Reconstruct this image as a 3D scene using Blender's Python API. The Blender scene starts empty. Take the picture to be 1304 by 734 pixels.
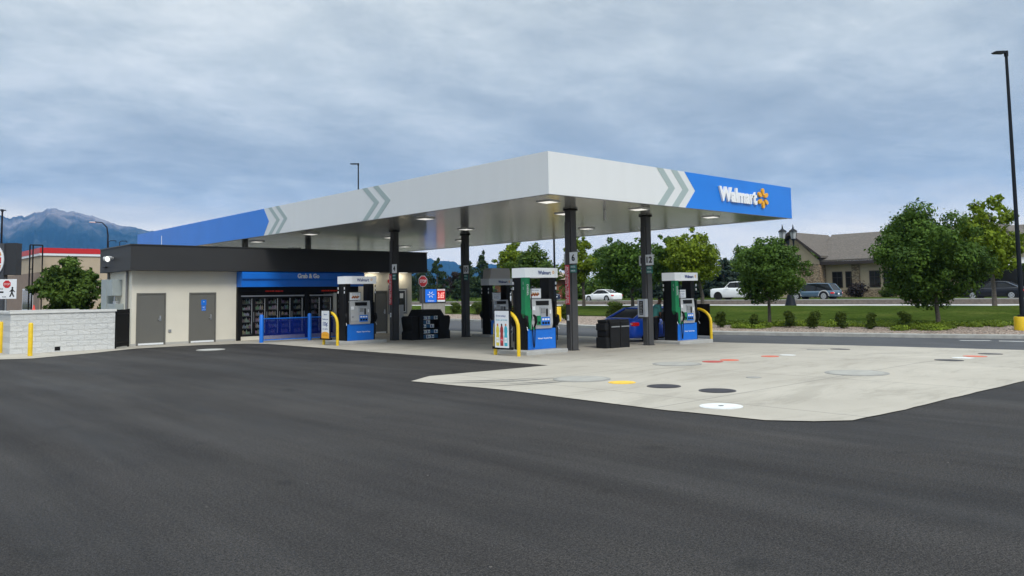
import bpy, bmesh, math, random
import numpy as np
from mathutils import Vector, Matrix, noise as mn
rad = math.radians
sc = bpy.context.scene
COL = sc.collection
random.seed(7)

# ------------------------------------------------------------------ materials
MATS = {}
def mat(name, col, rough=.6, metal=0., var=.0, scale=4., bump=0., bscale=30., emit=None, estr=1., spec=.5, stretch=None, col2=None, coat=0., alpha=None):
    if name in MATS: return MATS[name]
    m = bpy.data.materials.new(name); m.use_nodes = True
    nt = m.node_tree; N = nt.nodes; Lk = nt.links
    b = N['Principled BSDF']
    b.inputs['Base Color'].default_value = (*col, 1); b.inputs['Roughness'].default_value = rough
    b.inputs['Metallic'].default_value = metal; b.inputs['Specular IOR Level'].default_value = spec
    b.inputs['Coat Weight'].default_value = coat; b.inputs['Coat Roughness'].default_value = .08
    if alpha is not None: b.inputs['Alpha'].default_value = alpha
    tc = N.new('ShaderNodeTexCoord'); mp = N.new('ShaderNodeMapping')
    Lk.new(tc.outputs['Object'], mp.inputs['Vector'])
    if stretch: mp.inputs['Scale'].default_value = stretch
    if var > 0 or col2:
        n = N.new('ShaderNodeTexNoise'); n.inputs['Scale'].default_value = scale; n.inputs['Detail'].default_value = 5
        Lk.new(mp.outputs[0], n.inputs['Vector'])
        r = N.new('ShaderNodeValToRGB'); r.color_ramp.elements[0].position = .3; r.color_ramp.elements[1].position = .7
        c2 = col2 or tuple(min(1, c*(1+var)) for c in col); c1 = col if col2 else tuple(c*(1-var) for c in col)
        r.color_ramp.elements[0].color = (*c1, 1); r.color_ramp.elements[1].color = (*c2, 1)
        Lk.new(n.outputs['Fac'], r.inputs['Fac']); Lk.new(r.outputs['Color'], b.inputs['Base Color'])
    if bump > 0:
        n = N.new('ShaderNodeTexNoise'); n.inputs['Scale'].default_value = bscale; n.inputs['Detail'].default_value = 4
        Lk.new(mp.outputs[0], n.inputs['Vector'])
        bp = N.new('ShaderNodeBump'); bp.inputs['Strength'].default_value = bump; bp.inputs['Distance'].default_value = .02
        Lk.new(n.outputs['Fac'], bp.inputs['Height']); Lk.new(bp.outputs[0], b.inputs['Normal'])
    if emit:
        b.inputs['Emission Color'].default_value = (*emit, 1); b.inputs['Emission Strength'].default_value = estr
    MATS[name] = m
    return m

class NB:                                   # small node-building helper
    def __init__(s, name):
        s.m = bpy.data.materials.new(name); s.m.use_nodes = True; s.N = s.m.node_tree.nodes; s.L = s.m.node_tree.links
        s.b = s.N['Principled BSDF']; s.tc = s.N.new('ShaderNodeTexCoord'); MATS[name] = s.m
    def noise(s, scale, detail=4, st=(1,1,1), rough=.5, coord='Object', rot=(0,0,0), dist=0):
        mp = s.N.new('ShaderNodeMapping'); mp.inputs['Scale'].default_value = st; mp.inputs['Rotation'].default_value = rot
        s.L.new(s.tc.outputs[coord], mp.inputs[0])
        n = s.N.new('ShaderNodeTexNoise'); n.inputs['Scale'].default_value = scale; n.inputs['Detail'].default_value = detail
        n.inputs['Roughness'].default_value = rough; n.inputs['Distortion'].default_value = dist
        s.L.new(mp.outputs[0], n.inputs['Vector']); return n.outputs['Fac']
    def voro(s, scale, out='Color', st=(1,1,1), feat='F1'):
        mp = s.N.new('ShaderNodeMapping'); mp.inputs['Scale'].default_value = st; s.L.new(s.tc.outputs['Object'], mp.inputs[0])
        n = s.N.new('ShaderNodeTexVoronoi'); n.inputs['Scale'].default_value = scale; n.feature = feat
        s.L.new(mp.outputs[0], n.inputs['Vector']); return n.outputs[out]
    def ramp(s, fac, stops):
        r = s.N.new('ShaderNodeValToRGB'); e = r.color_ramp.elements
        while len(e) < len(stops): e.new(.5)
        for el, (p, c) in zip(e, stops):
            el.position = p; el.color = (*c, 1) if len(c) == 3 else c
        s.L.new(fac, r.inputs['Fac']); return r.outputs['Color']
    def mix(s, a, b_, fac, mode='MIX'):
        x = s.N.new('ShaderNodeMix'); x.data_type = 'RGBA'; x.blend_type = mode
        for k, v in ((6, a), (7, b_)):
            if isinstance(v, tuple): x.inputs[k].default_value = (*v, 1)
            else: s.L.new(v, x.inputs[k])
        if isinstance(fac, (int, float)): x.inputs[0].default_value = fac
        else: s.L.new(fac, x.inputs[0])
        return x.outputs[2]
    def math(s, op, a, b_=0.):
        x = s.N.new('ShaderNodeMath'); x.operation = op
        for k, v in ((0, a), (1, b_)):
            if isinstance(v, (int, float)): x.inputs[k].default_value = v
            else: s.L.new(v, x.inputs[k])
        return x.outputs[0]
    def bump(s, h, strength=.3, dist=.02):
        bp = s.N.new('ShaderNodeBump'); bp.inputs['Strength'].default_value = strength; bp.inputs['Distance'].default_value = dist
        s.L.new(h, bp.inputs['Height']); s.L.new(bp.outputs[0], s.b.inputs['Normal'])
    def base(s, c): s.L.new(c, s.b.inputs['Base Color'])

# asphalt: dark, speckled, roller streaks running away from the camera
a = NB('asphalt')
st_ = a.ramp(a.noise(1.0, 5, (1.3, .12, 1), rough=.6, dist=.5), [(.36, (.0235, .0218, .0215)), (.64, (.0385, .0358, .0345))])
bl_ = a.ramp(a.noise(.25, 6, rough=.6), [(.35, (.80, .80, .82)), (.65, (1.18, 1.17, 1.14))])
c_ = a.mix(st_, bl_, 1., 'MULTIPLY')
g1 = a.ramp(a.noise(95, 1), [(.34, (.38,)*3), (.5, (1, 1, 1)), (.66, (2.0, 1.9, 1.85))])
g3 = a.ramp(a.noise(52, 0), [(.30, (.12,)*3), (.36, (1, 1, 1))])
g2 = a.ramp(a.noise(34, 2), [(.38, (.72,)*3), (.62, (1.3,)*3)])
c_ = a.mix(a.mix(a.mix(c_, g1, 1., 'MULTIPLY'), g2, 1., 'MULTIPLY'), g3, .85, 'MULTIPLY')
v_ = a.ramp(a.voro(2.3, 'Distance'), [(.0, (5, 5, 4.8)), (.022, (5, 5, 4.8)), (.03, (1, 1, 1))])
c_ = a.mix(c_, v_, .8, 'MULTIPLY')
# dark oil drips and one long hairline crack filled with tar
oil = a.ramp(a.noise(1.1, 3, rough=.4), [(.26, (.55,)*3), (.33, (1, 1, 1))])
c_ = a.mix(c_, oil, .8, 'MULTIPLY'); a.base(c_)
a.b.inputs['Specular IOR Level'].default_value = .22
a.L.new(a.ramp(a.noise(1.0, 3, (.9, .12, 1)), [(.3, (.62,)*3), (.7, (.85,)*3)]), a.b.inputs['Roughness'])
a.bump(a.noise(90, 2), .9, .012)
# lane asphalt, older and bluer
a = NB('lane_asphalt')
c_ = a.ramp(a.noise(.8, 4), [(.3, (.060, .062, .068)), (.7, (.080, .082, .088))])
a.base(a.mix(c_, a.ramp(a.noise(120, 2), [(.35, (.7,)*3), (.65, (1.35,)*3)]), 1., 'MULTIPLY')); a.b.inputs['Roughness'].default_value = .8; a.b.inputs['Specular IOR Level'].default_value = .2
# concrete apron
a = NB('apron_concrete')
c_ = a.ramp(a.noise(.35, 6, (1, 1, 1), .6), [(.3, (.36, .33, .28)), (.7, (.45, .415, .355))])
c_ = a.mix(c_, a.ramp(a.noise(.6, 8, (.5, 1.9, 1), .74, dist=.8), [(.38, (.80, .80, .79)), (.50, (1.03,)*3)]), .75, 'MULTIPLY')
c_ = a.mix(c_, a.ramp(a.noise(90, 3, rough=.7), [(.35, (.86,)*3), (.65, (1.1,)*3)]), 1., 'MULTIPLY')
spots = a.ramp(a.noise(2.6, 5, rough=.7), [(.62, (1, 1, 1)), (.74, (.70, .70, .69))])
c_ = a.mix(c_, spots, .8, 'MULTIPLY')
sx = a.N.new('ShaderNodeSeparateXYZ'); a.L.new(a.tc.outputs['Object'], sx.inputs[0])
def jl(o, per, off, w):
    t = a.math('FRACT', a.math('DIVIDE', a.math('ADD', o, off), per)); return a.math('LESS_THAN', t, w/per)
j_ = a.math('MAXIMUM', jl(sx.outputs[0], 4.6, 2.2, .03), jl(sx.outputs[1], 4.6, 1.1, .03))
c_ = a.mix(c_, (.17, .165, .15), a.math('MULTIPLY', j_, .75)); a.base(c_)
a.b.inputs['Roughness'].default_value = .8; a.b.inputs['Specular IOR Level'].default_value = .25; a.bump(a.noise(60, 4), .3, .01)
# kerb / light concrete
a = NB('kerb_concrete'); a.base(a.ramp(a.noise(3, 5), [(.3, (.27, .265, .245)), (.7, (.38, .375, .35))])); a.b.inputs['Roughness'].default_value = .85
a = NB('road_concrete'); a.base(a.ramp(a.noise(.5, 5), [(.3, (.38, .375, .36)), (.7, (.46, .455, .44))])); a.b.inputs['Roughness'].default_value = .85
# gravel
a = NB('gravel')
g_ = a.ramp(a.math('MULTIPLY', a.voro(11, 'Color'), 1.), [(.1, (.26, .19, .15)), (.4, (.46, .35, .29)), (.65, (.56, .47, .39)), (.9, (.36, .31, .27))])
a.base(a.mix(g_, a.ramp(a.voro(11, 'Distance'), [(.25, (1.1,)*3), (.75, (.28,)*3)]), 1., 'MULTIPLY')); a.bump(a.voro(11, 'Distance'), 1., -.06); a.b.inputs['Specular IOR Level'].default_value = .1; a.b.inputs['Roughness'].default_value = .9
# grass
a = NB('lawn')
g_ = a.ramp(a.noise(.28, 6, rough=.65), [(.32, (.042, .070, .013)), (.55, (.062, .092, .018)), (.72, (.105, .125, .03))])
g_ = a.mix(g_, a.ramp(a.noise(7, 6, (1, .7, 1), .8), [(.36, (.5,)*3), (.64, (1.6,)*3)]), 1., 'MULTIPLY')
dry = a.ramp(a.noise(.45, 5, (1.6, .35, 1), .7), [(.63, (0, 0, 0)), (.74, (1, 1, 1))])
a.base(a.mix(g_, (.20, .17, .085), a.math('MULTIPLY', dry, .6))); a.bump(a.noise(22, 5, rough=.7), 1., .12); a.b.inputs['Roughness'].default_value = 1; a.b.inputs['Specular IOR Level'].default_value = 0
a = NB('field'); a.base(a.ramp(a.noise(.02, 6), [(.3, (.05, .075, .03)), (.7, (.10, .10, .05))])); a.b.inputs['Roughness'].default_value = .95
# mountain rock and forest
a = NB('mountain')
mz = a.N.new('ShaderNodeSeparateXYZ'); a.L.new(a.tc.outputs['Object'], mz.inputs[0])
hh = a.math('ADD', a.math('DIVIDE', mz.outputs[2], 1000.), a.math('MULTIPLY', a.math('SUBTRACT', a.noise(.0016, 8, rough=.65), .5), 1.5))
a.base(a.ramp(hh, [(.42, (.006, .012, .010)), (.58, (.030, .038, .032)), (.76, (.13, .115, .11)), (.95, (.28, .24, .22))])); a.b.inputs['Roughness'].default_value = 1; a.b.inputs['Specular IOR Level'].default_value = 0
# metal soffit with panel seams
a = NB('soffit_metal')
sx = a.N.new('ShaderNodeSeparateXYZ'); a.L.new(a.tc.outputs['Object'], sx.inputs[0])
t = a.math('FRACT', a.math('DIVIDE', sx.outputs[1], .305)); seam = a.math('LESS_THAN', t, .07)
a.base(a.mix(a.ramp(a.noise(.5, 3), [(.3, (.40, .40, .385)), (.7, (.46, .46, .44))]), (.26, .26, .25), a.math('MULTIPLY', seam, .6)))
a.b.inputs['Roughness'].default_value = .16; a.b.inputs['Metallic'].default_value = .35
a.bump(a.math('ADD', a.math('MULTIPLY', seam, -1.), a.math('MULTIPLY', a.noise(2., 2, (.3, 1.5, 1)), .25)), .12, .02)
# split-face block
a = NB('block_wall')
bk = a.N.new('ShaderNodeTexBrick'); mp = a.N.new('ShaderNodeMapping'); a.L.new(a.tc.outputs['Object'], mp.inputs[0]); mp.inputs['Rotation'].default_value = (rad(90), 0, 0)
a.L.new(mp.outputs[0], bk.inputs[0]); bk.inputs['Scale'].default_value = 1; bk.inputs['Brick Width'].default_value = .4; bk.inputs['Row Height'].default_value = .2; bk.inputs['Mortar Size'].default_value = .008
bk.inputs['Color1'].default_value = (.60, .61, .60, 1); bk.inputs['Color2'].default_value = (.64, .645, .63, 1); bk.inputs['Mortar'].default_value = (.54, .545, .535, 1)
a.base(bk.outputs['Color']); a.bump(a.mix(a.noise(7, 5, (1, 1, 1.5), .6, dist=.3), bk.outputs['Fac'], .35, 'SUBTRACT'), .8, .05); a.b.inputs['Roughness'].default_value = .8
# stone veneer
a = NB('stone_veneer')
vc = a.voro(4.2, 'Color', (1, 1, 2.2)); a.base(a.mix(a.ramp(vc, [(.1, (.24, .16, .10)), (.5, (.44, .33, .21)), (.9, (.34, .27, .20))]), a.ramp(a.voro(4.2, 'Distance', (1, 1, 2.2)), [(.3, (1, 1, 1)), (.6, (.5,)*3)]), 1., 'MULTIPLY')); a.b.inputs['Roughness'].default_value = .9
# shingles
a = NB('shingles')
a.base(a.mix(a.ramp(a.noise(7, 4, (1, 1, 3)), [(.3, (.085, .072, .062)), (.7, (.145, .125, .108))]), a.ramp(a.voro(5, 'Color', (1, 1, 3)), [(.1, (.8,)*3), (.9, (1.15,)*3)]), 1., 'MULTIPLY')); a.b.inputs['Roughness'].default_value = .9
# cooler merchandise
a = NB('merchandise')
vv = a.voro(1, 'Color', (9, 9, 4.5)); hs = a.N.new('ShaderNodeHueSaturation'); a.L.new(vv, hs.inputs['Color']); hs.inputs['Saturation'].default_value = .45; hs.inputs['Value'].default_value = 1.2; a.base(hs.outputs[0]); a.b.inputs['Roughness'].default_value = .3
# leaves
def leafmat(name, lo, hi, trans=.25):
    a = NB(name); g = a.N.new('ShaderNodeNewGeometry')
    c = a.ramp(g.outputs['Random Per Island'], [(0, lo), (.75, tuple((l+h)/2 for l, h in zip(lo, hi))), (1, hi)])
    c = a.mix(c, a.ramp(a.noise(.8, 3), [(.35, (.72,)*3), (.65, (1.3, 1.25, 1.0))]), 1., 'MULTIPLY')
    a.base(c); a.b.inputs['Roughness'].default_value = .65; a.b.inputs['Specular IOR Level'].default_value = .15
    tr = a.N.new('ShaderNodeBsdfTranslucent'); a.L.new(c, tr.inputs[0]); mx = a.N.new('ShaderNodeMixShader'); mx.inputs[0].default_value = trans
    a.L.new(a.b.outputs[0], mx.inputs[1]); a.L.new(tr.outputs[0], mx.inputs[2]); a.L.new(mx.outputs[0], a.N['Material Output'].inputs['Surface'])
    return a.m
LF_D = leafmat('maple_leaf', (.042, .090, .015), (.105, .185, .032))
LF_Y = leafmat('yellow_green_leaf', (.10, .155, .012), (.21, .28, .024))
LF_M = leafmat('mid_leaf', (.048, .095, .016), (.115, .18, .034))
LF_C = leafmat('conifer_needle', (.018, .038, .016), (.045, .072, .034), .1)
LF_B = leafmat('spruce_needle', (.020, .036, .030), (.045, .068, .058), .1)
LF_P = leafmat('dark_purple_leaf', (.020, .018, .020), (.045, .032, .035), .1)
LF_G = leafmat('juniper_leaf', (.11, .17, .018), (.22, .30, .04))
LF_S = leafmat('shrub_leaf', (.04, .07, .012), (.10, .14, .022))
BARK = mat('bark', (.10, .085, .07), .95, var=.35, scale=12, bump=.8, bscale=20)

fs = NB('fascia_panel'); sx = fs.N.new('ShaderNodeSeparateXYZ'); fs.L.new(fs.tc.outputs['Object'], sx.inputs[0])
seam_ = fs.math('MAXIMUM', fs.math('LESS_THAN', fs.math('FRACT', fs.math('DIVIDE', sx.outputs[0], 1.22)), .012), fs.math('LESS_THAN', fs.math('FRACT', fs.math('DIVIDE', sx.outputs[1], 1.22)), .012))
fc = fs.mix((.83, .845, .845), fs.ramp(fs.noise(1.6, 5, (1.5, 1.5, .12), .6), [(.35, (.97, .97, .965)), (.6, (1, 1, 1))]), 1., 'MULTIPLY')
fs.base(fs.mix(fc, (.5, .51, .51), fs.math('MULTIPLY', seam_, .30))); fs.b.inputs['Roughness'].default_value = .38; fs.bump(fs.noise(.8, 2), .12, .03)
WHITE = mat('white_metal_panel', (.74, .76, .77), .35, var=.02, scale=.6)
BLUE = mat('blue_panel', (.010, .205, .74), .35, var=.05, scale=.8)
BLUE2 = mat('blue_paint', (.006, .165, .68), .38, var=.06, scale=3)
TEAL = mat('grey_green_stripe', (.37, .45, .44), .4)
DARK = mat('dark_grey_panel', (.040, .040, .041), .55, var=.06, scale=1., spec=.3)
BLACK = mat('black_plastic', (.006, .006, .007), .5, var=.15, scale=6, spec=.25)
BLK2 = mat('black_rough', (.009, .009, .010), .65, var=.2, scale=5, spec=.3)
COLG = mat('column_grey', (.066, .066, .068), .55, spec=.3, var=.05, scale=2)
WALLM = mat('cream_wall', (.72, .68, .575), .8, var=.03, scale=1.5, bump=.1, bscale=60)
DOORM = mat('grey_door', (.14, .137, .122), .5, var=.03, scale=2)
STEEL = mat('brushed_steel', (.52, .53, .54), .32, metal=.8, var=.05)
LGREY = mat('light_grey_plastic', (.46, .47, .48), .45, var=.03)
MGREY = mat('mid_grey', (.25, .26, .27), .5, var=.05)
EGREY = mat('electric_box_grey', (.33, .37, .37), .5, var=.04)
YEL = mat('yellow_paint', (.78, .52, .015), .42, var=.08, scale=5)
GREEN = mat('green_plastic', (.004, .22, .075), .4, var=.05)
RED = mat('red_paint', (.58, .02, .025), .45, var=.05)
SRED = mat('sign_red', (.62, .05, .07), .5)
PAPER = mat('white_print', (.82, .84, .86), .5)
WTXT = mat('white_lettering', (.85, .86, .87), .4)
NAVY = mat('navy_print', (.02, .06, .25), .5)
ORG = mat('spark_yellow', (.90, .42, .02), .4)
GLASS = mat('dark_glass', (.012, .014, .016), .08, spec=.4)
TYRE = mat('tyre_rubber', (.018, .018, .018), .8)
RIM = mat('alloy_rim', (.45, .46, .47), .35, metal=.7)
ISL = mat('island_concrete', (.43, .43, .41), .8, var=.1, scale=3)
BROWN = mat('brown_wall', (.30, .22, .17), .85, var=.1, scale=2)
TAN = mat('tan_stucco', (.52, .42, .30), .9, var=.05, scale=1.5)
BEIGE = mat('beige_stucco', (.47, .38, .26), .9, var=.05, scale=1.5)
LIT = mat('lit_lens', (.9, .9, .85), .4, emit=(1, .97, .9), estr=.6)
REDLED = mat('red_led', (.5, .02, .01), .5, emit=(1, .06, .03), estr=.12)

# ------------------------------------------------------------------ mesh helper
TXT = {}
def textdata(s, bold=0., sp=1.):
    k = (s, bold, sp)
    if k in TXT: return TXT[k]
    cu = bpy.data.curves.new('t', 'FONT'); cu.body = s; cu.size = 1; cu.extrude = .5; cu.offset = bold; cu.resolution_u = 3
    cu.align_x = 'CENTER'; cu.align_y = 'CENTER'; cu.space_character = sp
    o = bpy.data.objects.new('t', cu); COL.objects.link(o)
    dg = bpy.context.evaluated_depsgraph_get(); me = o.evaluated_get(dg).to_mesh()
    v = [tuple(x.co) for x in me.vertices]; f = [tuple(p.vertices) for p in me.polygons]
    o.evaluated_get(dg).to_mesh_clear(); bpy.data.objects.remove(o); bpy.data.curves.remove(cu)
    xs = [q[0] for q in v]; ys = [q[1] for q in v]; w = max(xs)-min(xs); h = max(ys)-min(ys); cx = (max(xs)+min(xs))/2; cy = (max(ys)+min(ys))/2
    v = [((x-cx)/w, (y-cy)/h, z) for x, y, z in v]; TXT[k] = (v, f, w/h); return TXT[k]

FACE = {'-x': Matrix(((0, 0, -1), (-1, 0, 0), (0, 1, 0))), '-y': Matrix(((1, 0, 0), (0, 0, -1), (0, 1, 0))), '+x': Matrix(((0, 0, 1), (1, 0, 0), (0, 1, 0))), '+y': Matrix(((-1, 0, 0), (0, 0, 1), (0, 1, 0))), '+z': Matrix.Identity(3)}
class MB:
    def __init__(s, m=None): s.v = []; s.f = []; s.mi = []; s.ms = []; s.sm = []; s.m = m
    def _m(s, m):
        m = m or s.m
        if m not in s.ms: s.ms.append(m)
        return s.ms.index(m)
    def add(s, vs, fs, m=None, smooth=False, M=None):
        o = len(s.v); k = s._m(m)
        s.v += [tuple(M @ Vector(q)) for q in vs] if M is not None else [tuple(q) for q in vs]
        for f in fs: s.f.append([o+i for i in f]); s.mi.append(k); s.sm.append(smooth)
        return s
    def box(s, a, b, m=None, bev=0., M=None):
        x0, y0, z0 = [min(p, q) for p, q in zip(a, b)]; x1, y1, z1 = [max(p, q) for p, q in zip(a, b)]
        if bev <= 0:
            return s.add([(x0,y0,z0),(x1,y0,z0),(x1,y1,z0),(x0,y1,z0),(x0,y0,z1),(x1,y0,z1),(x1,y1,z1),(x0,y1,z1)],
                  [(0,3,2,1),(4,5,6,7),(0,1,5,4),(1,2,6,5),(2,3,7,6),(3,0,4,7)], m, M=M)
        bm = bmesh.new(); bmesh.ops.create_cube(bm, size=1)
        for q in bm.verts: q.co = Vector(((x0+x1)/2+q.co.x*(x1-x0), (y0+y1)/2+q.co.y*(y1-y0), (z0+z1)/2+q.co.z*(z1-z0)))
        bmesh.ops.bevel(bm, geom=bm.edges[:], offset=bev, segments=2, affect='EDGES', profile=.6)
        bm.verts.index_update(); s.add([q.co[:] for q in bm.verts], [[w.index for w in f.verts] for f in bm.faces], m, M=M); bm.free(); return s
    def tube(s, pts, r, m=None, n=10, cap=True, smooth=True):
        pts = [Vector(p) for p in pts]; rs = r if isinstance(r, (list, tuple)) else [r]*len(pts)
        vs = []; fs = []; up = None
        for i, p in enumerate(pts):
            d = (pts[min(i+1, len(pts)-1)]-pts[max(i-1, 0)]).normalized()
            if up is None: up = Vector((0, 0, 1)) if abs(d.z) < .9 else Vector((1, 0, 0))
            x = d.cross(up)
            if x.length < 1e-4: x = d.orthogonal()
            x.normalize(); y = x.cross(d).normalized(); up = y
            for k in range(n):
                t = 2*math.pi*k/n; vs.append(p+(x*math.cos(t)+y*math.sin(t))*rs[i])
        for i in range(len(pts)-1):
            for k in range(n): a = i*n+k; b = i*n+(k+1) % n; fs.append((a, b, b+n, a+n))
        s.add(vs, fs, m, smooth)
        if cap: s.add(vs[:n], [tuple(range(n))[::-1]], m); s.add(vs[-n:], [tuple(range(n))], m)
        return s
    def cyl(s, c, r, h, m=None, n=20, r2=None):
        return s.tube([c, (c[0], c[1], c[2]+h)], [r, r if r2 is None else r2], m, n)
    def prism(s, poly, d0, d1, axis='y', m=None):     # poly 2D extruded along axis; 'y': (x,z) ; 'x': (y,z) ; 'z': (x,y)
        n = len(poly); T = {'y': lambda p, d: (p[0], d, p[1]), 'x': lambda p, d: (d, p[0], p[1]), 'z': lambda p, d: (p[0], p[1], d)}[axis]
        vs = [T(p, d0) for p in poly]+[T(p, d1) for p in poly]
        fs = [tuple(range(n)), tuple(range(2*n-1, n-1, -1))]+[(i, i+n, (i+1) % n+n, (i+1) % n) for i in range(n)]
        return s.add(vs, fs, m)
    def text(s, t, c, w=None, h=.1, face='-y', m=None, depth=.006, bold=0., rot=0., sp=1.):
        v, f, asp = textdata(t, bold, sp)
        if w is None: w = h*asp
        R = FACE[face]; R2 = Matrix.Rotation(rot, 3, 'Z')
        s.add([Vector(c)+R @ (R2 @ Vector((x*w, y*h, z*depth))) for x, y, z in v], f, m); return s
    def loft(s, rings, m=None, smooth=True, close=True, cap=True):
        n = len(rings[0]); vs = [q for r in rings for q in r]; fs = []
        for i in range(len(rings)-1):
            for k in range(n if close else n-1): a = i*n+k; b = i*n+(k+1) % n; fs.append((a, b, b+n, a+n))
        s.add(vs, fs, m, smooth)
        if cap: s.add(rings[0], [tuple(range(n))], m); s.add(rings[-1], [tuple(range(n))], m)
        return s
    def build(s, name, parent=None, label=None, loc=None, norm=True):
        me = bpy.data.meshes.new(name); me.from_pydata(s.v, [], s.f)
        for m in s.ms: me.materials.append(m)
        me.polygons.foreach_set('material_index', s.mi); me.polygons.foreach_set('use_smooth', s.sm)
        if norm:
            bm = bmesh.new(); bm.from_mesh(me); bmesh.ops.recalc_face_normals(bm, faces=bm.faces[:]); bm.to_mesh(me); bm.free()
        o = bpy.data.objects.new(name, me); COL.objects.link(o)
        if parent: o.parent = parent
        if loc: o.location = loc
        if label: o['label'] = label
        return o

def thing(name, label, cat, loc=(0, 0, 0), rz=0., group=None):
    o = bpy.data.objects.new(name, None); COL.objects.link(o); o.location = loc; o.rotation_euler = (0, 0, rz); o.empty_display_size = .2
    return tag(o, label, cat, group)
def tag(o, label, cat, group=None, kind=None):
    o['label'] = label; o['category'] = cat
    if group: o['group'] = group
    if kind: o['kind'] = kind
    return o
def copy_tree(o, loc=None, rz=None, label=None, group=None):
    def cp(q, par):
        c = q.copy(); COL.objects.link(c); c.parent = par
        for ch in q.children: cp(ch, c)
        return c
    r = cp(o, o.parent)
    if loc: r.location = loc
    if rz is not None: r.rotation_euler = (0, 0, rz)
    if label: r['label'] = label
    if group: r['group'] = group
    return r
def struct(o): o['kind'] = 'structure'; return o

# ------------------------------------------------------------------ ground heights
K = [(45,-60),(45,-4),(43,4),(39.8,11.1),(38,13.8),(36.7,16.7),(35.3,19.8),(34.0,22.85),(35.13,27.6),(38,34.4),(39.9,39.2),(43.1,48),(47.7,60),(49,90),(49,170)]
def kx(y): return float(np.interp(y, [k[1] for k in K], [k[0] for k in K]))
def zg(x, y=0): return -.022*max(0, x-21)
def Tz(x, y):
    k = kx(y)
    if x < k: return zg(x)
    z0 = zg(k)+.15
    if x < 58: return z0+(.6-z0)*((x-k)/(58-k))**1.1
    return .6 if x < 66 else .88

def sheet(name, poly, off, m, cuts=(21,), zf=zg):
    bm = bmesh.new(); bm.faces.new([bm.verts.new((x, y, 0)) for x, y in poly])
    for c in cuts:
        bmesh.ops.bisect_plane(bm, geom=bm.verts[:]+bm.edges[:]+bm.faces[:], plane_co=(c, 0, 0), plane_no=(1, 0, 0))
    bmesh.ops.triangulate(bm, faces=bm.faces[:])
    for v in bm.verts: v.co.z = zf(v.co.x)+off
    bmesh.ops.recalc_face_normals(bm, faces=bm.faces[:])
    if sum(f.normal.z for f in bm.faces) < 0: bmesh.ops.reverse_faces(bm, faces=bm.faces[:])
    me = bpy.data.meshes.new(name); bm.to_mesh(me); bm.free(); me.materials.append(m)
    o = bpy.data.objects.new(name, me); COL.objects.link(o); return struct(o)

# ground: one far sheet, asphalt lot, lane, apron
g = MB(MATS['field']); g.add([(-9000,-9000,-1.6),(9000,-9000,-1.6),(9000,9000,-1.6),(-9000,9000,-1.6)], [(0,1,2,3)]); struct(g.build('ground'))
kr = K
lot = [(-150, -60)]+[(k[0]+.02, k[1]) for k in kr]+[(49.02, 240), (-150, 240)]
sheet('asphalt_lot', lot, 0, MATS['asphalt'])
APF = [(30.8, 1), (29.39, 8.22), (28.3, 12.9), (27.5, 15.5), (26.65, 18.3), (26.9, 21.1), (27.5, 25), (27.5, 27), (27.6, 30.7), (28, 35.5), (28, 42)]
sheet('lane', [(x+.0, y) for x, y in APF]+[(30, 60), (30, 170)]+[(k[0], k[1]) for k in kr[::-1] if k[1] >= 1 and k[1] <= 170]+[(44, 1)], .004, MATS['lane_asphalt'])
apron = [(10.1,14.5),(10.22,13.2),(10.38,11.7),(10.3,9.7),(10.27,7.83),(10.42,6.2),(10.75,5.65),(11.2,5.3),(12.7,5.2),(16,5.12),(21,5.0),(30.2,4.9)]+APF[1:]+[(9.9,42),(9.9,38.5),(5.0,38.5),(4.2,32.2),(5.2,30.5),(6.0,30.1),(8.0,31.2),(9.96,32.6),(12.1,32.6),(14.0,31.9),(14.5,30.8),(14.55,26.3),(14.6,19.7),(14.66,14.9),(12.4,15.0),(11.0,15.1)]
ap2 = []
for (xa, ya), (xb_, yb_) in zip(apron, apron[1:]+apron[:1]):
    n_ = max(1, int(math.hypot(xb_-xa, yb_-ya)/.35))
    for k in range(n_):
        x_, y_ = xa+(xb_-xa)*k/n_, ya+(yb_-ya)*k/n_; ap2.append((x_+.035*mn.noise(Vector((x_*1.7, y_*1.7, 0))), y_+.035*mn.noise(Vector((x_*1.7, y_*1.7, 9)))))
sheet('concrete_apron', ap2, .012, MATS['apron_concrete'])

# kerb beyond the lane
kb = MB(MATS['kerb_concrete'])
ys = list(np.arange(-20, 168, 1.2))
def kp(y, o, z): return (kx(y)+o, y, zg(kx(y))+z)
rings = [[kp(y, 0, -.02), kp(y, .02, .15), kp(y, .55, .17), kp(y, .55, -.1)] for y in ys]
kb.loft(rings, smooth=False); struct(kb.build('kerb'))
# terrain strip: gravel then lawn
def strip(name, u0, u1, m, nu=8, wob=0., dz=0.):
    b = MB(m); rr = []
    for y in np.arange(-20, 170, 1.5):
        k = kx(y)+.55; row = []
        for i in range(nu+1):
            a0 = u0(y); a1 = u1(y); x = a0+(a1-a0)*i/nu
            row.append((x, y, Tz(x, y)+dz+.03*mn.noise(Vector((x*.4, y*.4, 0)))))
        rr.append(row)
    b.loft(rr, smooth=True, close=False, cap=False); return struct(b.build(name))
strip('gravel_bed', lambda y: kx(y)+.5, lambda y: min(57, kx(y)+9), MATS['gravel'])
def gedge(y):
    f = float(np.interp(y, [5, 12, 24, 30, 40, 60], [5.2, 5.4, 5.4, 5.6, 7.0, 3.6])); return kx(y)+f+.5*mn.noise(Vector((y*.35, 3, 0)))
strip('lawn', gedge, lambda y: 58.0, MATS['lawn'], 12, dz=.05)
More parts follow.
